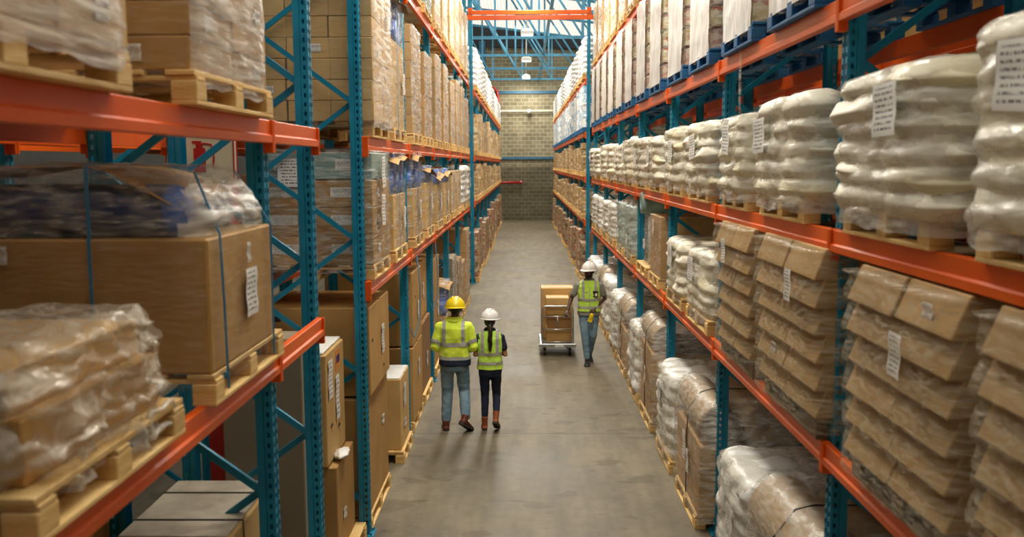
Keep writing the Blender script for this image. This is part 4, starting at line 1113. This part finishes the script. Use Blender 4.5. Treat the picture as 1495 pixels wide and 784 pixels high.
# lower shelf 1.87
lowR = [('lean', 2.75, 1.1), ('lean', 4.08, 1.15), ('lean2', 5.82, 1.3), ('lean2', 7.3, 1.1), ('sack', 9.05, 1.15), ('sack', 10.45, 1.1), ('box', 12.15, .95), ('cyl', 13.45, 1.1), ('bale', 15.2, 1.15), ('bale', 16.55, 1.1),
        ('sackw', 18.2, 1.1), ('sackw', 19.6, 1.1), ('sackw', 21.3, 1.1), ('sackw', 22.7, 1.1)]
for k, (ty, y, w) in enumerate(lowR):
    if ty == 'lean': fn = lambda t, k=k, w=w: carton_load(t, w, 1.1, .95, 2, 2, 6, 'kraftdusty', 'filmtan', 71+k, True, crush=.075, lean=.02); ds = 'sagging stack of film-wrapped brown cartons'; pm = 'greywood'
    elif ty == 'lean2': fn = lambda t, k=k, w=w: carton_load(t, w, 1.1, .98, 2, 2, 6, 'kraftdusty', 'filmtan', 71+k, True, crush=.065, lean=.04); ds = 'leaning stack of film-wrapped tan cartons'; pm = 'greywood'
    elif ty == 'sack': fn = lambda t, k=k, w=w: sack_load(t, w, 1.1, .6, 5, 'sack', 'filmsack', 71+k); ds = 'film-wrapped cream sacks'; pm = 'wood'
    elif ty == 'box': fn = lambda t, k=k, w=w: carton_load(t, w, 1.1, .8, 2, 1, 1, 'kraft', 'film', 71+k); ds = 'tall wrapped carton with white sheet'; pm = 'wood'
    elif ty == 'cyl':
        def fn(t, k=k):
            ob('paper_roll', cyl_y(.46, .7, 36), M['palewrap'], t, (0, 0, .36), (0, -PI/2, 0))
            ob('stretch_film', shell(.96, .96, .72, 1, 4.4, bulge=0, puff=.02, crumple=.012, expo=3), M['film'], t)
            put_label(t, .52, 0, .3, .2, .15)
            ob('film_roll', cyl_y(.16, .95, hole=.05), M['tealglass'], t, (.1, 0, .72+.19), (0, 0, 0))
        ds = 'wrapped drum under teal film roll'; pm = 'wood'
    elif ty == 'bale': fn = lambda t, k=k, w=w: bale_load(t, w, 1.1, .78, 3+k); ds = 'greenish translucent wrapped bales'; pm = 'wood'
    else: fn = lambda t, k=k, w=w: sack_load(t, w, 1.1, .68, 6, 'sackwhite', 'filmsack', 71+k, k % 2 == 0); ds = 'film-wrapped white sacks'; pm = 'wood'
    place(-1, y, 1.87, 'lower shelf', k, BR, ty, fn, w=min(w, 1.15), pmat=pm, detail=k < 8, desc=ds)
# ground level
gndR = [('roll', 5.85, 1.15), ('bag', 7.0, 1.0), ('roll', 8.95, 1.3), ('bag', 10.45, 1.05), ('roll', 12.1, 1.2), ('bag', 13.5, 1.1), ('roll', 15.2, 1.15), ('bag', 16.6, 1.1), ('bag', 18.3, 1.1), ('roll', 19.7, 1.1), ('bag', 21.3, 1.1), ('bag', 22.8, 1.1)]
for k, (ty, y, w) in enumerate(gndR):
    if ty == 'roll': fn = lambda t, k=k, w=w: roll_load(t, w, 1.1, [.62, .9, .7][k % 3], [.24, .19, .2][k % 3], 91+k); ds = 'brown paper rolls on wrapped cartons'
    else: fn = lambda t, k=k, w=w: sack_load(t, w, 1.1, [1.0, .95][k % 2], 6, 'sackwhite', 'filmsack', 91+k); ds = 'tall wrapped white sacks'
    place(-1, y, 0, 'ground', k, BR, ty, fn, w=min(w, 1.15), detail=k < 7, desc=ds, over=.1)

# --- left rack, middle block (frames LM)
spotsL = []
for i in range(len(LM)-1): spotsL += bay_spots(LM[i], LM[i+1])
for k, y in enumerate(spotsL):
    dt = k < 6
    # lower shelf 2.43
    if k == 0:
        def fn(t):
            for l, (zz, hh) in enumerate(((0, .27), (.27, .27), (.54, .25))):
                for i in range(2):
                    c = ob('carton', carton_mesh(.56, 1.0, hh-.004), M['kraft'], t, (-.285+i*.57, 0, zz))
                    ob('carton_label', label_mesh(.26, .09), M['label'], c, (.02, -.503, hh*.55), (0, 0, -PI/2))
                    ob('carton_label', label_mesh(.12, .09), M['label'], c, (.283, -.2, hh*.5))
            for i in range(2):
                c = ob('crate', carton_mesh(.56, .98, .24), M['tealglass'], t, (-.285+i*.57, 0, .8))
                ob('carton_label', label_mesh(.22, .1), M['label'], c, (.05, -.493, .13), (0, 0, -PI/2))
            ob('stretch_film', shell(1.02, 1.14, 1.06, 1, 3.3, bulge=0, puff=.02, crumple=.014, expo=16), M['film'], t)
            put_label(t, .61, -.1, .86, .2, .3, .06); put_label(t, .61, -.15, .5, .2, .3, -.06); put_label(t, -.15, -.54, .86, .3, .26, 0, -PI/2)
        ds = 'labelled cartons with teal crates on top'
    elif k < 6: fn = lambda t, k=k: drum_load(t, .95, 1.1, [.6, .62, .66, .6, .6][k-1], .125, 2 if k < 3 else 1, 111+k); ds = 'tall carton topped by blue rolls'
    elif k < 8: fn = lambda t, k=k: carton_load(t, 1.0, 1.1, .8, 2, 1, 2, 'kraftlight', 'filmmilky', 111+k); ds = 'film-wrapped tan carton pair'
    else: fn = lambda t, k=k: sack_load(t, 1.05, 1.1, .85, 6, 'sackwhite', 'filmsack', 111+k); ds = 'film-wrapped grey-white sacks'
    place(1, [8.88, 10.3][k] if k < 2 else y, 2.43, 'lower shelf', k, BL, 'd', fn, w=1.0, detail=dt, desc=ds)
    # upper shelf 3.76
    if k == 1: fn = lambda t, k=k: drum_load(t, 1.0, 1.1, .95, .13, 2, 131); ds = 'kraft-capped blue rolls on tall carton'
    else: fn = lambda t, k=k: carton_load(t, 1.0 if k else 1.15, 1.2 if k == 0 else 1.1, 1.7 if k == 0 else (1.36 if k % 3 else 1.2), 3 if k == 0 else 2, 2, 9 if k == 0 else 6, 'kraftlight' if k == 0 else 'kraft', 'filmmilky', 131+k, k == 0); ds = 'tall stack of film-wrapped small cartons'
    place(1, [8.95, 10.35][k] if k < 2 else y, 3.76, 'upper shelf', k, BL, 'c', fn, w=1.05, detail=dt, desc=ds)
    # top shelf 5.64
    if k >= 2:
        if k == 3: fn = lambda t, k=k: bale_load(t, 1.05, 1.1, 1.1, 151+k, 'palewrap'); ds = 'pale translucent wrapped bales'
        else: fn = lambda t, k=k: carton_load(t, 1.05, 1.1, 1.35, 2, 2, 5, 'kraftlight', 'filmmilky', 151+k, False); ds = 'tall white-wrapped cartons'
        place(1, y, 5.64, 'top shelf', k-2, BL, 'c', fn, w=1.05, detail=k < 6, desc=ds)

# ground level on the left: big cartons two high, strapped carton, mixed
def big_carton(label, x0, x1, y0, y1, z0, z1, mat='kraft', labels=(), pal=False, strap=False, tape=True):
    t = thing('cardboard_box', label, 'box', ((x0+x1)/2, (y0+y1)/2, z0))
    w, d, h = x1-x0, y1-y0, z1-z0
    ob('carton', MB().box(-w/2, w/2, -d/2, d/2, 0, h, .008), M[mat], t)
    if tape: ob('tape', MB().box(-w/2, w/2, -.03, .03, h, h+.0015), M['tape'], t)
    for (a, b, lw, lh) in labels: put_label(t, w/2+.003, a, b, lw, lh)
    if strap:
        for q in (-.18, .2):
            ob('strap', MB().box(q*w-.008, q*w+.008, -d/2-.004, -d/2-.001, 0, h+.003).box(q*w-.008, q*w+.008, -d/2-.004, d/2, h+.001, h+.004), M['strapblack'], t)
    return t
M['ink'] = paint('printed_black_ink', rgb('33281f'), rgb('3c3025'), 4, .7)
def umbrella_mark(t, x, y, z, rz=0.0, s=.05):
    """'keep dry' print: umbrella outline"""
    mb = MB(); V = [(0, s*math.cos(a), s*math.sin(a)*.7) for a in [PI*i/10 for i in range(11)]]
    mb.add(V, [tuple(range(11))]); mb.add([(0, -.003, -s), (0, .003, -s), (0, .003, 0), (0, -.003, 0)], [(0, 1, 2, 3)])
    mb.add([(0, .003, -s), (0, .02, -s*.9), (0, .02, -s*.8), (0, .0, -s*.9)], [(0, 1, 2, 3)])
    ob('printed_mark', mb, M['ink'], t, (x, y, z), (0, 0, rz))
# gap between the short bay and the rack
t = big_carton('upper narrow carton with white and orange labels beside the near blue upright', -2.45, -1.66, 7.35, 8.1, .97, 1.93, 'kraftlight', ((-.22, .72, .16, .34), (.05, .5, .14, .4)), tape=False)
ob('orange_label', MB().box(.396, .398, .0, .2, .74, .92), paint('orange_print', rgb('d88a3c'), rgb('e09a4c'), 5, .6), t)
ob('purple_print', MB().box(.3985, .3995, .04, .18, .8, .87), paint('purple_print', rgb('4a2f66'), rgb('553a70'), 5, .6), t)
ob('foam_lid', MB().box(-.38, .37, -.36, .36, .962, .985, .008), M['foam'], t)
umbrella_mark(t, .3985, -.2, .3, 0, .05); umbrella_mark(t, .3985, .1, .22, 0, .05)
t = big_carton('lower narrow carton carrying another, near blue upright, crushed foam on it', -2.42, -1.6, 7.4, 8.15, .145, .95, 'kraft', ((-.1, .3, .12, .1),), tape=False)
pallet('pale wooden pallet under the two narrow cartons by the near upright', (-2.0, 7.78, 0), 0, M['wood'], .85, 1.0)
mb = MB(); mb.ell((0, 0, 0), (.07, .14, .035)); mb.v = [(x+.03*fb(x*20, y*20, z*20), y+.03*fb(x*20+5, y*20, z*20), z+.02*fb(x*25, y*25, z*20+5)) for x, y, z in mb.v]
tag(ob('foam_sheet', mb, M['foam'], None, (-1.6, 7.65, 1.0), smooth=True), 'crumpled white foam sheet sticking out between the two narrow cartons', 'packing foam')
big_carton('dull grey-brown carton standing upright behind the near blue frame', -2.4, -1.76, 6.95, 7.3, .0, 2.15, 'kraftgrey', tape=False)
big_carton('dull grey-brown tall carton behind the short end bay, below orange beam', -4.5, -3.6, 6.6, 7.2, 0, 2.0, 'kraftgrey', tape=False)
# big cartons bay 1
t = big_carton('huge upper carton behind the strapped carton, umbrella mark on its near side', -2.6, -1.46, 8.35, 9.55, 1.32, 2.17, 'kraft', ((.15, .42, .16, .3),))
umbrella_mark(t, -.35, -.602, .72, -PI/2, .09); umbrella_mark(t, .571, -.45, .5, 0, .05); umbrella_mark(t, .571, .2, .12, 0, .05)
big_carton('huge lower carton carrying another one, on a pallet beside the first long upright', -2.62, -1.5, 8.3, 9.6, .145, 1.3, 'kraft', ((.3, .7, .14, .1),))
pallet('pale wooden pallet under the two huge cartons by the first long upright', (-2.05, 8.95, 0), 0, M['wood'], 1.3, 1.15)
t = big_carton('black-strapped carton with grey lid on a low pallet at the aisle edge', -2.1, -1.46, 10.35, 11.1, .145, 1.0, 'kraftlight', ((-.05, .6, .2, .28), (-.05, .25, .18, .1)), strap=True)
ob('foam_lid', MB().box(-.31, .31, -.36, .36, .857, .868, .003), M['foam'], t)
umbrella_mark(t, -.0, -.377, .42, -PI/2, .06)
pallet('pale wooden pallet under the black-strapped carton', (-1.78, 10.72, 0), 0, M['wood'], .85, .72)
t = big_carton('tall upper carton of the second bay beside the strapped carton', -2.6, -1.46, 11.6, 12.6, 1.14, 2.1, 'kraft', ((.1, .4, .16, .24),))
umbrella_mark(t, .571, -.2, .6, 0, .05)
big_carton('tall lower carton of the second bay beside the strapped carton', -2.6, -1.46, 11.55, 12.6, .145, 1.12, 'kraft', ((.1, .6, .16, .24),))
pallet('pale wooden pallet under the two tall cartons of the second bay', (-2.03, 12.08, 0), 0, M['wood'], 1.1, 1.15)
big_carton('upper carton deep in the second bay before the third upright', -2.6, -1.55, 12.95, 14.1, 1.2, 2.05, 'kraft', ((.1, .4, .16, .24),))
big_carton('lower carton deep in the second bay before the third upright', -2.6, -1.5, 12.9, 14.1, .145, 1.18, 'kraftdark', ((.1, .4, .16, .24),))
pallet('pale wooden pallet deep in the second bay before the third upright', (-2.03, 13.5, 0), 0, M['wood'], 1.1, 1.15)
big_carton('carton behind the helmeted man, just past the third upright', -2.6, -1.5, 14.7, 15.7, .145, 1.95, 'kraft', ((.2, .9, .2, .26),))
pallet('pale wooden pallet under the carton behind the helmeted man', (-2.03, 15.2, 0), 0, M['wood'], 1.05, 1.15)
# further ground loads
gl = [(16.7, 'blue'), (18.3, 'white'), (19.8, 'red'), (21.2, 'kraft'), (22.7, 'box')]
for k, (y, ty) in enumerate(gl):
    if ty == 'blue': fn = lambda t: drum_load(t, 1.0, 1.1, .6, .16, 2, 171)
    elif ty == 'box': fn = lambda t: carton_load(t, 1.0, 1.1, 1.75, 2, 2, 6, 'kraft', 'filmmilky', 175)
    elif ty == 'red': fn = lambda t: carton_load(t, 1.0, 1.1, 1.3, 2, 2, 5, 'kraftdark', 'filmmilky', 173)
    elif ty == 'white': fn = lambda t: carton_load(t, 1.0, 1.1, 1.5, 2, 2, 5, 'kraftgrey', 'filmmilky', 177)
    else: fn = lambda t: carton_load(t, 1.0, 1.1, 1.1, 2, 2, 4, 'kraft', 'film', 174)
    place(1, y, 0, 'ground', k, BL, ty, fn, w=1.0, detail=False, desc={'blue': 'blue rolls on a carton', 'white': 'milky wrapped dull cartons', 'red': 'wrapped dark brown cartons', 'kraft': 'low wrapped cartons', 'box': 'tall wrapped tan cartons'}[ty])
# hanging blue strap tails from the shelf
for q, (y, zz) in enumerate(((11.5, 2.35), (13.9, 2.3))):
    pts = [(-1.38, y, zz), (-1.36, y+.12, zz-.45), (-1.37, y+.1, zz-.85), (-1.42, y-.1, zz-1.05), (-1.44, y-.3, zz-.9)]
    tag(ob('loose_strap', MB().tube(pts, .007, 5), M['strapblue'], smooth=True), ['loose blue strap looping down in front of the second bay cartons', 'loose blue strap dangling below the lower beam near the yellow helmet'][q], 'strap')

# ------------------------------------------------------------------ near-left bay (closest to the camera)
def near_left():
    NB = 'short bay rack close to the camera'
    # upper shelf: two carton stacks
    loc, rz = spot(1, 2.45, 3.76, 1.15, .04)
    pallet('pale wooden pallet in the upper corner, carrying wrapped pale cartons, cut by the frame', loc, rz, M['wood'], 1.45)
    t = thing('pallet_load', 'wrapped pale carton stack in the upper corner closest to the camera', 'pallet load', (loc[0], loc[1], 3.76+.146))
    carton_load(t, 1.42, 1.15, 1.0, 2, 3, 5, 'kraftlight', 'filmmilky', 201, False)
    loc, rz = spot(1, 4.37, 3.76, 1.15, .04)
    pallet('pale wooden pallet holding the second carton stack on the nearest upper shelf', loc, rz, M['wood'], 1.15)
    t = thing('pallet_load', 'stepped brown carton stack with milky film, second on the nearest upper shelf', 'pallet load', (loc[0], loc[1], 3.76+.146))
    carton_load(t, 1.1, 1.1, 1.0, 3, 2, 7, 'kraft', 'filmmilky', 203, False, marks=True)
    t2 = ob('label', label_mesh(.09, .07), M['label'], t, (.2, -.58, .3), (0, 0, -PI/2)); t2.name = 'carton_label'
    # lower shelf near: crumpled low load
    loc, rz = spot(1, 3.0, 2.43, 1.15, .02)
    pallet('pale wooden pallet with stamped block, under the crumpled film load', loc, rz, M['wood'], 1.12)
    t = thing('pallet_load', 'low carton load buried in crumpled dusty film, closest to the camera', 'pallet load', (loc[0], loc[1], 2.43+.146))
    for i in range(2):
        for j in range(2): ob('carton', carton_mesh(.5, .48, .2), M['kraft'], t, (-.25+i*.5, -.24+j*.48, 0))
    for i in range(2): ob('carton', carton_mesh(.45, .9, .14), M['kraftlight'], t, (-.24+i*.46, 0, .2))
    me = shell(1.04, 1.04, .36, 2, 5.5, bulge=.04, puff=.03, crumple=.028, expo=5, nz=50, na=110, top_in=14)
    for v in me.vertices:
        c = v.co; q = Vector((c.x*9, c.y*9, c.z*11))
        v.co.z += .03*mn.noise(q)*(1 if c.z > .1 else .3); v.co.x += .02*mn.noise(q*2.1)
    ob('stretch_film', me, M['filmcrumple'], t)
    mb = MB(); pts = [(.56, .36+.12*math.cos(a), -.03+.05*math.sin(a)+.02*math.sin(3*a)) for a in [i*.5 for i in range(14)]]
    mb.tube(pts, .012, 6); ob('film_tail', mb, M['filmmilky'], t, smooth=True)
    # lower shelf, big load with the long blue roll
    w = 1.0; d = 1.3
    loc = (-1.40-d/2, 4.45, 2.43)
    pallet('pale wooden pallet under the big carton with the long blue roll', (-1.96, 4.52, 2.43), 0, M['wood'], 1.15)
    t = thing('pallet_load', 'huge film-wrapped carton with long dark blue roll and blue straps on top', 'pallet load', (loc[0], loc[1], 2.43+.146))
    ob('carton', MB().box(-d/2, d/2, -w/2, w/2, 0, .61, .01), M['kraft'], t)
    ob('plastic_roll', cyl_y(.12, 1.15, 32), M['drumdark'], t, (-.12, -w/2+.14, .61+.12))
    ob('roll_end', MB().ell((0, 0, 0), (.09, .119, .119)), M['drumblue'], t, (.455, -w/2+.14, .61+.12), smooth=True)
    ob('plastic_roll', cyl_y(.105, 1.15, 32), M['drumdark'], t, (-.1, -w/2+.38, .61+.105))
    ob('plastic_roll', cyl_y(.1, 1.15, 32), M['drumdark'], t, (-.12, .37, .61+.1))
    ob('plastic_roll', cyl_y(.1, 1.15, 32), M['drumdark'], t, (-.14, 0.18, .61+.105))
    mb = MB(); n = 16; V = []
    for i in range(n+1):
        for j in range(n+1):
            x = -d/2+(d-.16)*i/n; y = -w/2+.01+(w-.06)*j/n
            u = i/n
            V.append((x, y, .87+.06*math.sin(PI*u)-.5*max(0, u-.72)**1.2*(1-.3*j/n)+.012*fb(x*4, y*4, 2)))
    mb.add(V, [(i*(n+1)+j, (i+1)*(n+1)+j, (i+1)*(n+1)+j+1, i*(n+1)+j+1) for i in range(n) for j in range(n)])
    ob('cover_sheet', mb, M['kraft'], t, smooth=True)
    ob('stretch_film', shell(w, d, .62, 1, 7.1, bulge=0, puff=.012, crumple=.006, expo=20, top=False, na=110), M['filmclear'], t)
    me = shell(w*.98, d*.98, .28, 1, 8.1, bulge=0, puff=.008, crumple=.010, expo=10, na=120, nz=24, top_in=12, drop=0)
    for v in me.vertices:
        v.co.z += .62; 
        if v.co.z > .7: v.co.x *= 1-.22*(v.co.z-.7)/.2; v.co.z += .03*math.sin(PI*(v.co.x/d+.5))
    me.materials.append(M['film']); me.materials.append(M['filmmilky'])
    for p in me.polygons: p.material_index = 1 if p.center.x > .54 else 0
    ob('stretch_film', me, None, t)
    ob('strap', MB().box(.13, .145, -w/2-.03, -w/2-.026, -.1, .62).box(.13, .145, -w/2-.02, -w/2-.016, .61, .93).box(.13, .145, -w/2-.02, w/2, .935, .94), M['strapblue'], t)
    ob('strap', MB().tube([(d/2+.02, -.35, -.1), (d/2+.022, -.37, .3), (d/2+.01, -.36, .62), (d/2-.1, -.34, .9)], .006, 6), M['strapblue'], t)
    ob('strap', MB().tube([(d/2+.02, .42, -.1), (d/2+.02, .43, .62), (d/2-.16, .42, .9)], .006, 6), M['strapblue'], t)
    put_label(t, d/2+.02, .05, .3, .18, .24); put_label(t, d/2+.02, .02, .5, .05, .1)
    put_label(t, -.28, -w/2-.02, .54, .1, .08, 0, -PI/2)
near_left()
# ground level beneath the near-left shelves
t = big_carton('grey-topped carton with black straps on the ground under the nearest orange beam', -2.3, -1.66, 4.85, 5.75, .5, 1.42, 'kraftlight', tape=False)
ob('foam_lid', MB().box(-.32, .3, -.45, .45, .921, .935, .004), paint('grey_paper_lid', rgb('9d9482'), rgb('bcb3a0'), 7, .6, bump=.3, bscale=8), t)
for q in (-.22, .22): ob('strap', MB().box(-.325, .325, q-.008, q+.008, .936, .94).box(.321, .325, q-.008, q+.008, 0, .94), M['strapblack'], t)
big_carton('plain carton carrying the grey-topped carton under the nearest beam', -2.35, -1.64, 4.8, 5.8, 0, .498, 'kraft', tape=False)
t = big_carton('brown carton with a black strap, low under the nearest orange beam', -2.75, -1.95, 3.75, 4.6, .0, 1.5, 'kraftdark', tape=False)
ob('strap', MB().box(.401, .405, -.1, -.08, 0, 1.5), M['strapblack'], t)
big_carton('narrow brown carton behind the strapped one under the nearest beam', -3.1, -2.5, 4.8, 5.4, 0, 1.75, 'kraft', tape=False)
# red pillar with fire equipment sign
t = thing('red_pillar', 'dark red fire equipment post seen through the nearest rack', 'post', (-2.66, 7.85, 0))
ob('post', MB().box(-.14, .14, -.12, .12, 0, 4.2, .01), M['red'], t)
ob('notice', label_mesh(.14, .12), M['label'], t, (0, -.125, 1.35), (0, 0, -PI/2))
t = thing('fire_sign', 'cream sign with red fire extinguisher symbol behind the nearest shelf', 'sign', (-2.72, 7.6, 3.35))
ob('board', MB().box(-.3, .3, -.01, .01, 0, .45, .004), paint('cream_sign', rgb('c9c2a4'), rgb('d2cbb0'), 3, .5), t)
mb = MB().box(-.05, .05, -.016, -.011, .1, .3, .002).box(-.03, .03, -.016, -.011, .3, .34).box(-.06, .02, -.016, -.011, .34, .36).tube([(.03, -.014, .34), (.1, -.014, .33), (.12, -.014, .22), (.11, -.014, .14)], .008, 6)
ob('extinguisher_symbol', mb, M['red'], t)
ob('border', MB().box(-.29, -.28, -.016, -.011, .02, .43).box(.28, .29, -.016, -.011, .02, .43), M['red'], t)
# a few loads on the back-to-back rows; those behind the sacks added for darkness
for k, (x, y, z, mt) in enumerate(((3.85, 3.6, 1.87, 'kraftdark'), (3.85, 6.8, 1.87, 'kraftdark'), (3.85, 9.8, 1.87, 'kraftdark'), (3.85, 4.4, 4.42, 'kraft'), (3.85, 8.0, 3.13, 'kraftdark'), (3.85, 12.8, 3.13, 'kraft'), (3.85, 7.2, 4.42, 'kraft'), (3.85, 10.4, 4.42, 'kraft'))):
    lv = {1.87: 'lower', 3.13: 'middle', 4.42: 'upper'}[z]
    t = thing('pallet_load', f'added brown cartons on the {lv} shelf of the second row, {ORD[k]} deep behind the sacks', 'pallet load', (x, y, z+.146))
    carton_load(t, 1.3, 1.0, .8, 2, 2, 4, mt, None, 301+k, False, marks=False)
    pallet(f'wooden pallet on the {lv} shelf of the second row, {ORD[k]} deep behind the sacks', (x, y, z), PI, M['greywood'], 1.15, 1.0, False)
for k, (y, z) in enumerate(((3.2, 2.43), (9.8, 2.43), (12.6, 2.43), (3.4, 3.76), (9.6, 3.76), (12.7, 3.76))):
    lv = {2.43: 'lower', 3.76: 'upper'}[z]
    t = thing('pallet_load', f'added brown cartons on the {lv} shelf of the second row, {ORD[k]} deep behind the rolls', 'pallet load', (-3.55, y, z+.146))
    carton_load(t, 1.3, 1.0, .8, 2, 2, 3, 'kraftdark', None, 401+k, False, marks=False)
    pallet(f'wooden pallet on the {lv} shelf of the second row, {ORD[k]} deep behind the rolls', (-3.55, y, z), 0, M['greywood'], 1.15, 1.0, False)

# ------------------------------------------------------------------ far blocks
for s, fr, block, levs in ((1, FAR, FL_, [(0, 'ground', 'farmix', 'carton', 1.75), (2.43, 'lower shelf', 'farcarton', 'carton', .95), (3.76, 'upper shelf', 'farcarton', 'carton', 1.25), (5.64, 'top shelf', 'sackwhite', 'sack', 1.15)]),
                           (-1, FAR, FR_, [(0, 'ground', 'farmix', 'carton', 1.35), (1.87, 'lower shelf', 'farcarton', 'carton', .88), (3.13, 'middle shelf', 'farcarton', 'carton', .9), (4.42, 'upper shelf', 'farblue', 'carton', 1.25), (5.95, 'top shelf', 'sackwhite', 'sack', 1.1)])):
    sp = []
    for i in range(len(fr)-1): sp += bay_spots(fr[i], fr[i+1])
    for z, shelf, fm, kd, h in levs:
        for k, y in enumerate(sp):
            hh = h*R_.uniform(.72, 1.02) if kd == 'carton' and fm != 'farblue' else h*R_.uniform(.94, 1.0)
            ds = {'farmix': 'mixed wrapped goods', 'farcarton': 'wrapped tan cartons', 'farblue': 'white and blue wrapped stack', 'sackwhite': 'bright white sacks'}[fm]
            place(s, y, z, shelf, k, block, kd, None, w=1.1, pmat='bluewood' if fm == 'farblue' else 'wood', detail=False, desc=ds, h=hh, fmat=fm, v=R_.randrange(4), rzj=R_.uniform(-.03, .03), over=R_.uniform(-.02, .1) if z == 0 else .03)

# small tag on the floor
t = ob('crumpled_tag', MB().box(-.05, .05, -.03, .03, 0, .006).add([(-.05, -.03, .006), (.02, -.02, .07), (.05, .03, .006), (-.02, .04, .05)], [(0, 1, 2), (0, 2, 3)]), M['paper'], None, (1.38, 8.05, 0), (0, 0, .6))
tag(t, 'small crumpled white tag lying on the floor beside the rack foot', 'litter tag')
ob('blue_end', MB().box(.05, .1, -.025, .02, .0, .03, .004), M['drumblue'], t)

# ------------------------------------------------------------------ daylight and roof lights
w = bpy.data.worlds.new('World'); SC.world = w; w.use_nodes = True
nt = w.node_tree; nt.nodes.clear()
bg = N(nt, 'ShaderNodeBackground'); bg.inputs[0].default_value = (1.0, .96, .88, 1); bg.inputs[1].default_value = .1
wo = N(nt, 'ShaderNodeOutputWorld'); L(nt, bg.outputs[0], wo.inputs[0])
def area(name, loc, sx, sy, e, col=(1, .95, .85), rot=(0, 0, 0)):
    ld = bpy.data.lights.new(name, 'AREA'); ld.shape = 'RECTANGLE'; ld.size = sx; ld.size_y = sy; ld.energy = e; ld.color = col
    lo = bpy.data.objects.new(name, ld); COL.objects.link(lo); lo.location = loc; lo.rotation_euler = rot
for y in (3, 14, 26, 38, 50):
    area('skylight', (.15, y, 10.7), 3.0, 7.0, 210 if y == 3 else 440)
sd = bpy.data.lights.new('sun', 'SUN'); sd.energy = 9.5; sd.angle = .02; sd.color = (1, .96, .88)
so = bpy.data.objects.new('sun', sd); COL.objects.link(so); so.rotation_euler = (.35, .3, 0)
# a torn strip of clear film hanging from the upper shelf
mb = MB(); V = []
for i in range(25):
    z = 5.2-1.5*i/24
    for j in range(4): V.append((.01*fb(j, z*3, 1)+.012*(j % 2), -.03+.024*j+.015*fb(z*2, j*.4, 2), z))
mb.add(V, [(i*4+j, i*4+j+1, i*4+j+5, i*4+j+4) for i in range(24) for j in range(3)])
tag(ob('hanging_film', mb, M['film'], None, (1.735, 7.42, 0), smooth=True), 'torn strip of clear film hanging in front of the second right-hand upright', 'film')

# ------------------------------------------------------------------ camera
cd = bpy.data.cameras.new('camera'); cam = bpy.data.objects.new('camera', cd); COL.objects.link(cam)
c, s = math.cos(YAW), math.sin(YAW); cp, sp_ = math.cos(PITCH), math.sin(PITCH)
r0 = Vector((c, s, 0)); f0 = Vector((-s, c, 0)); fw = f0*cp-Vector((0, 0, 1))*sp_; up = Vector((0, 0, 1))*cp+f0*sp_
cr, sr = math.cos(ROLL), math.sin(ROLL)
rt = r0*cr+up*sr; u2 = up*cr-r0*sr
mt = Matrix((rt, u2, -fw)).transposed().to_4x4(); mt.translation = Vector((0, 0, CAM_H))
cam.matrix_world = mt
cd.sensor_width = 36; cd.lens = F_PX/1495*36; cd.clip_end = 200
cd.dof.use_dof = True; cd.dof.focus_distance = 13.0; cd.dof.aperture_fstop = 2.2
SC.camera = cam
SC.view_settings.view_transform = 'Standard'; SC.view_settings.look = 'None'; SC.view_settings.gamma = 1; SC.view_settings.use_curve_mapping = False
SC.view_settings.exposure = -0.66
cy = SC.cycles
cy.use_denoising = True; cy.max_bounces = 7; cy.diffuse_bounces = 4; cy.glossy_bounces = 3; cy.transmission_bounces = 4; cy.transparent_max_bounces = 14
cy.sample_clamp_indirect = 4.0; cy.caustics_reflective = False; cy.caustics_refractive = False
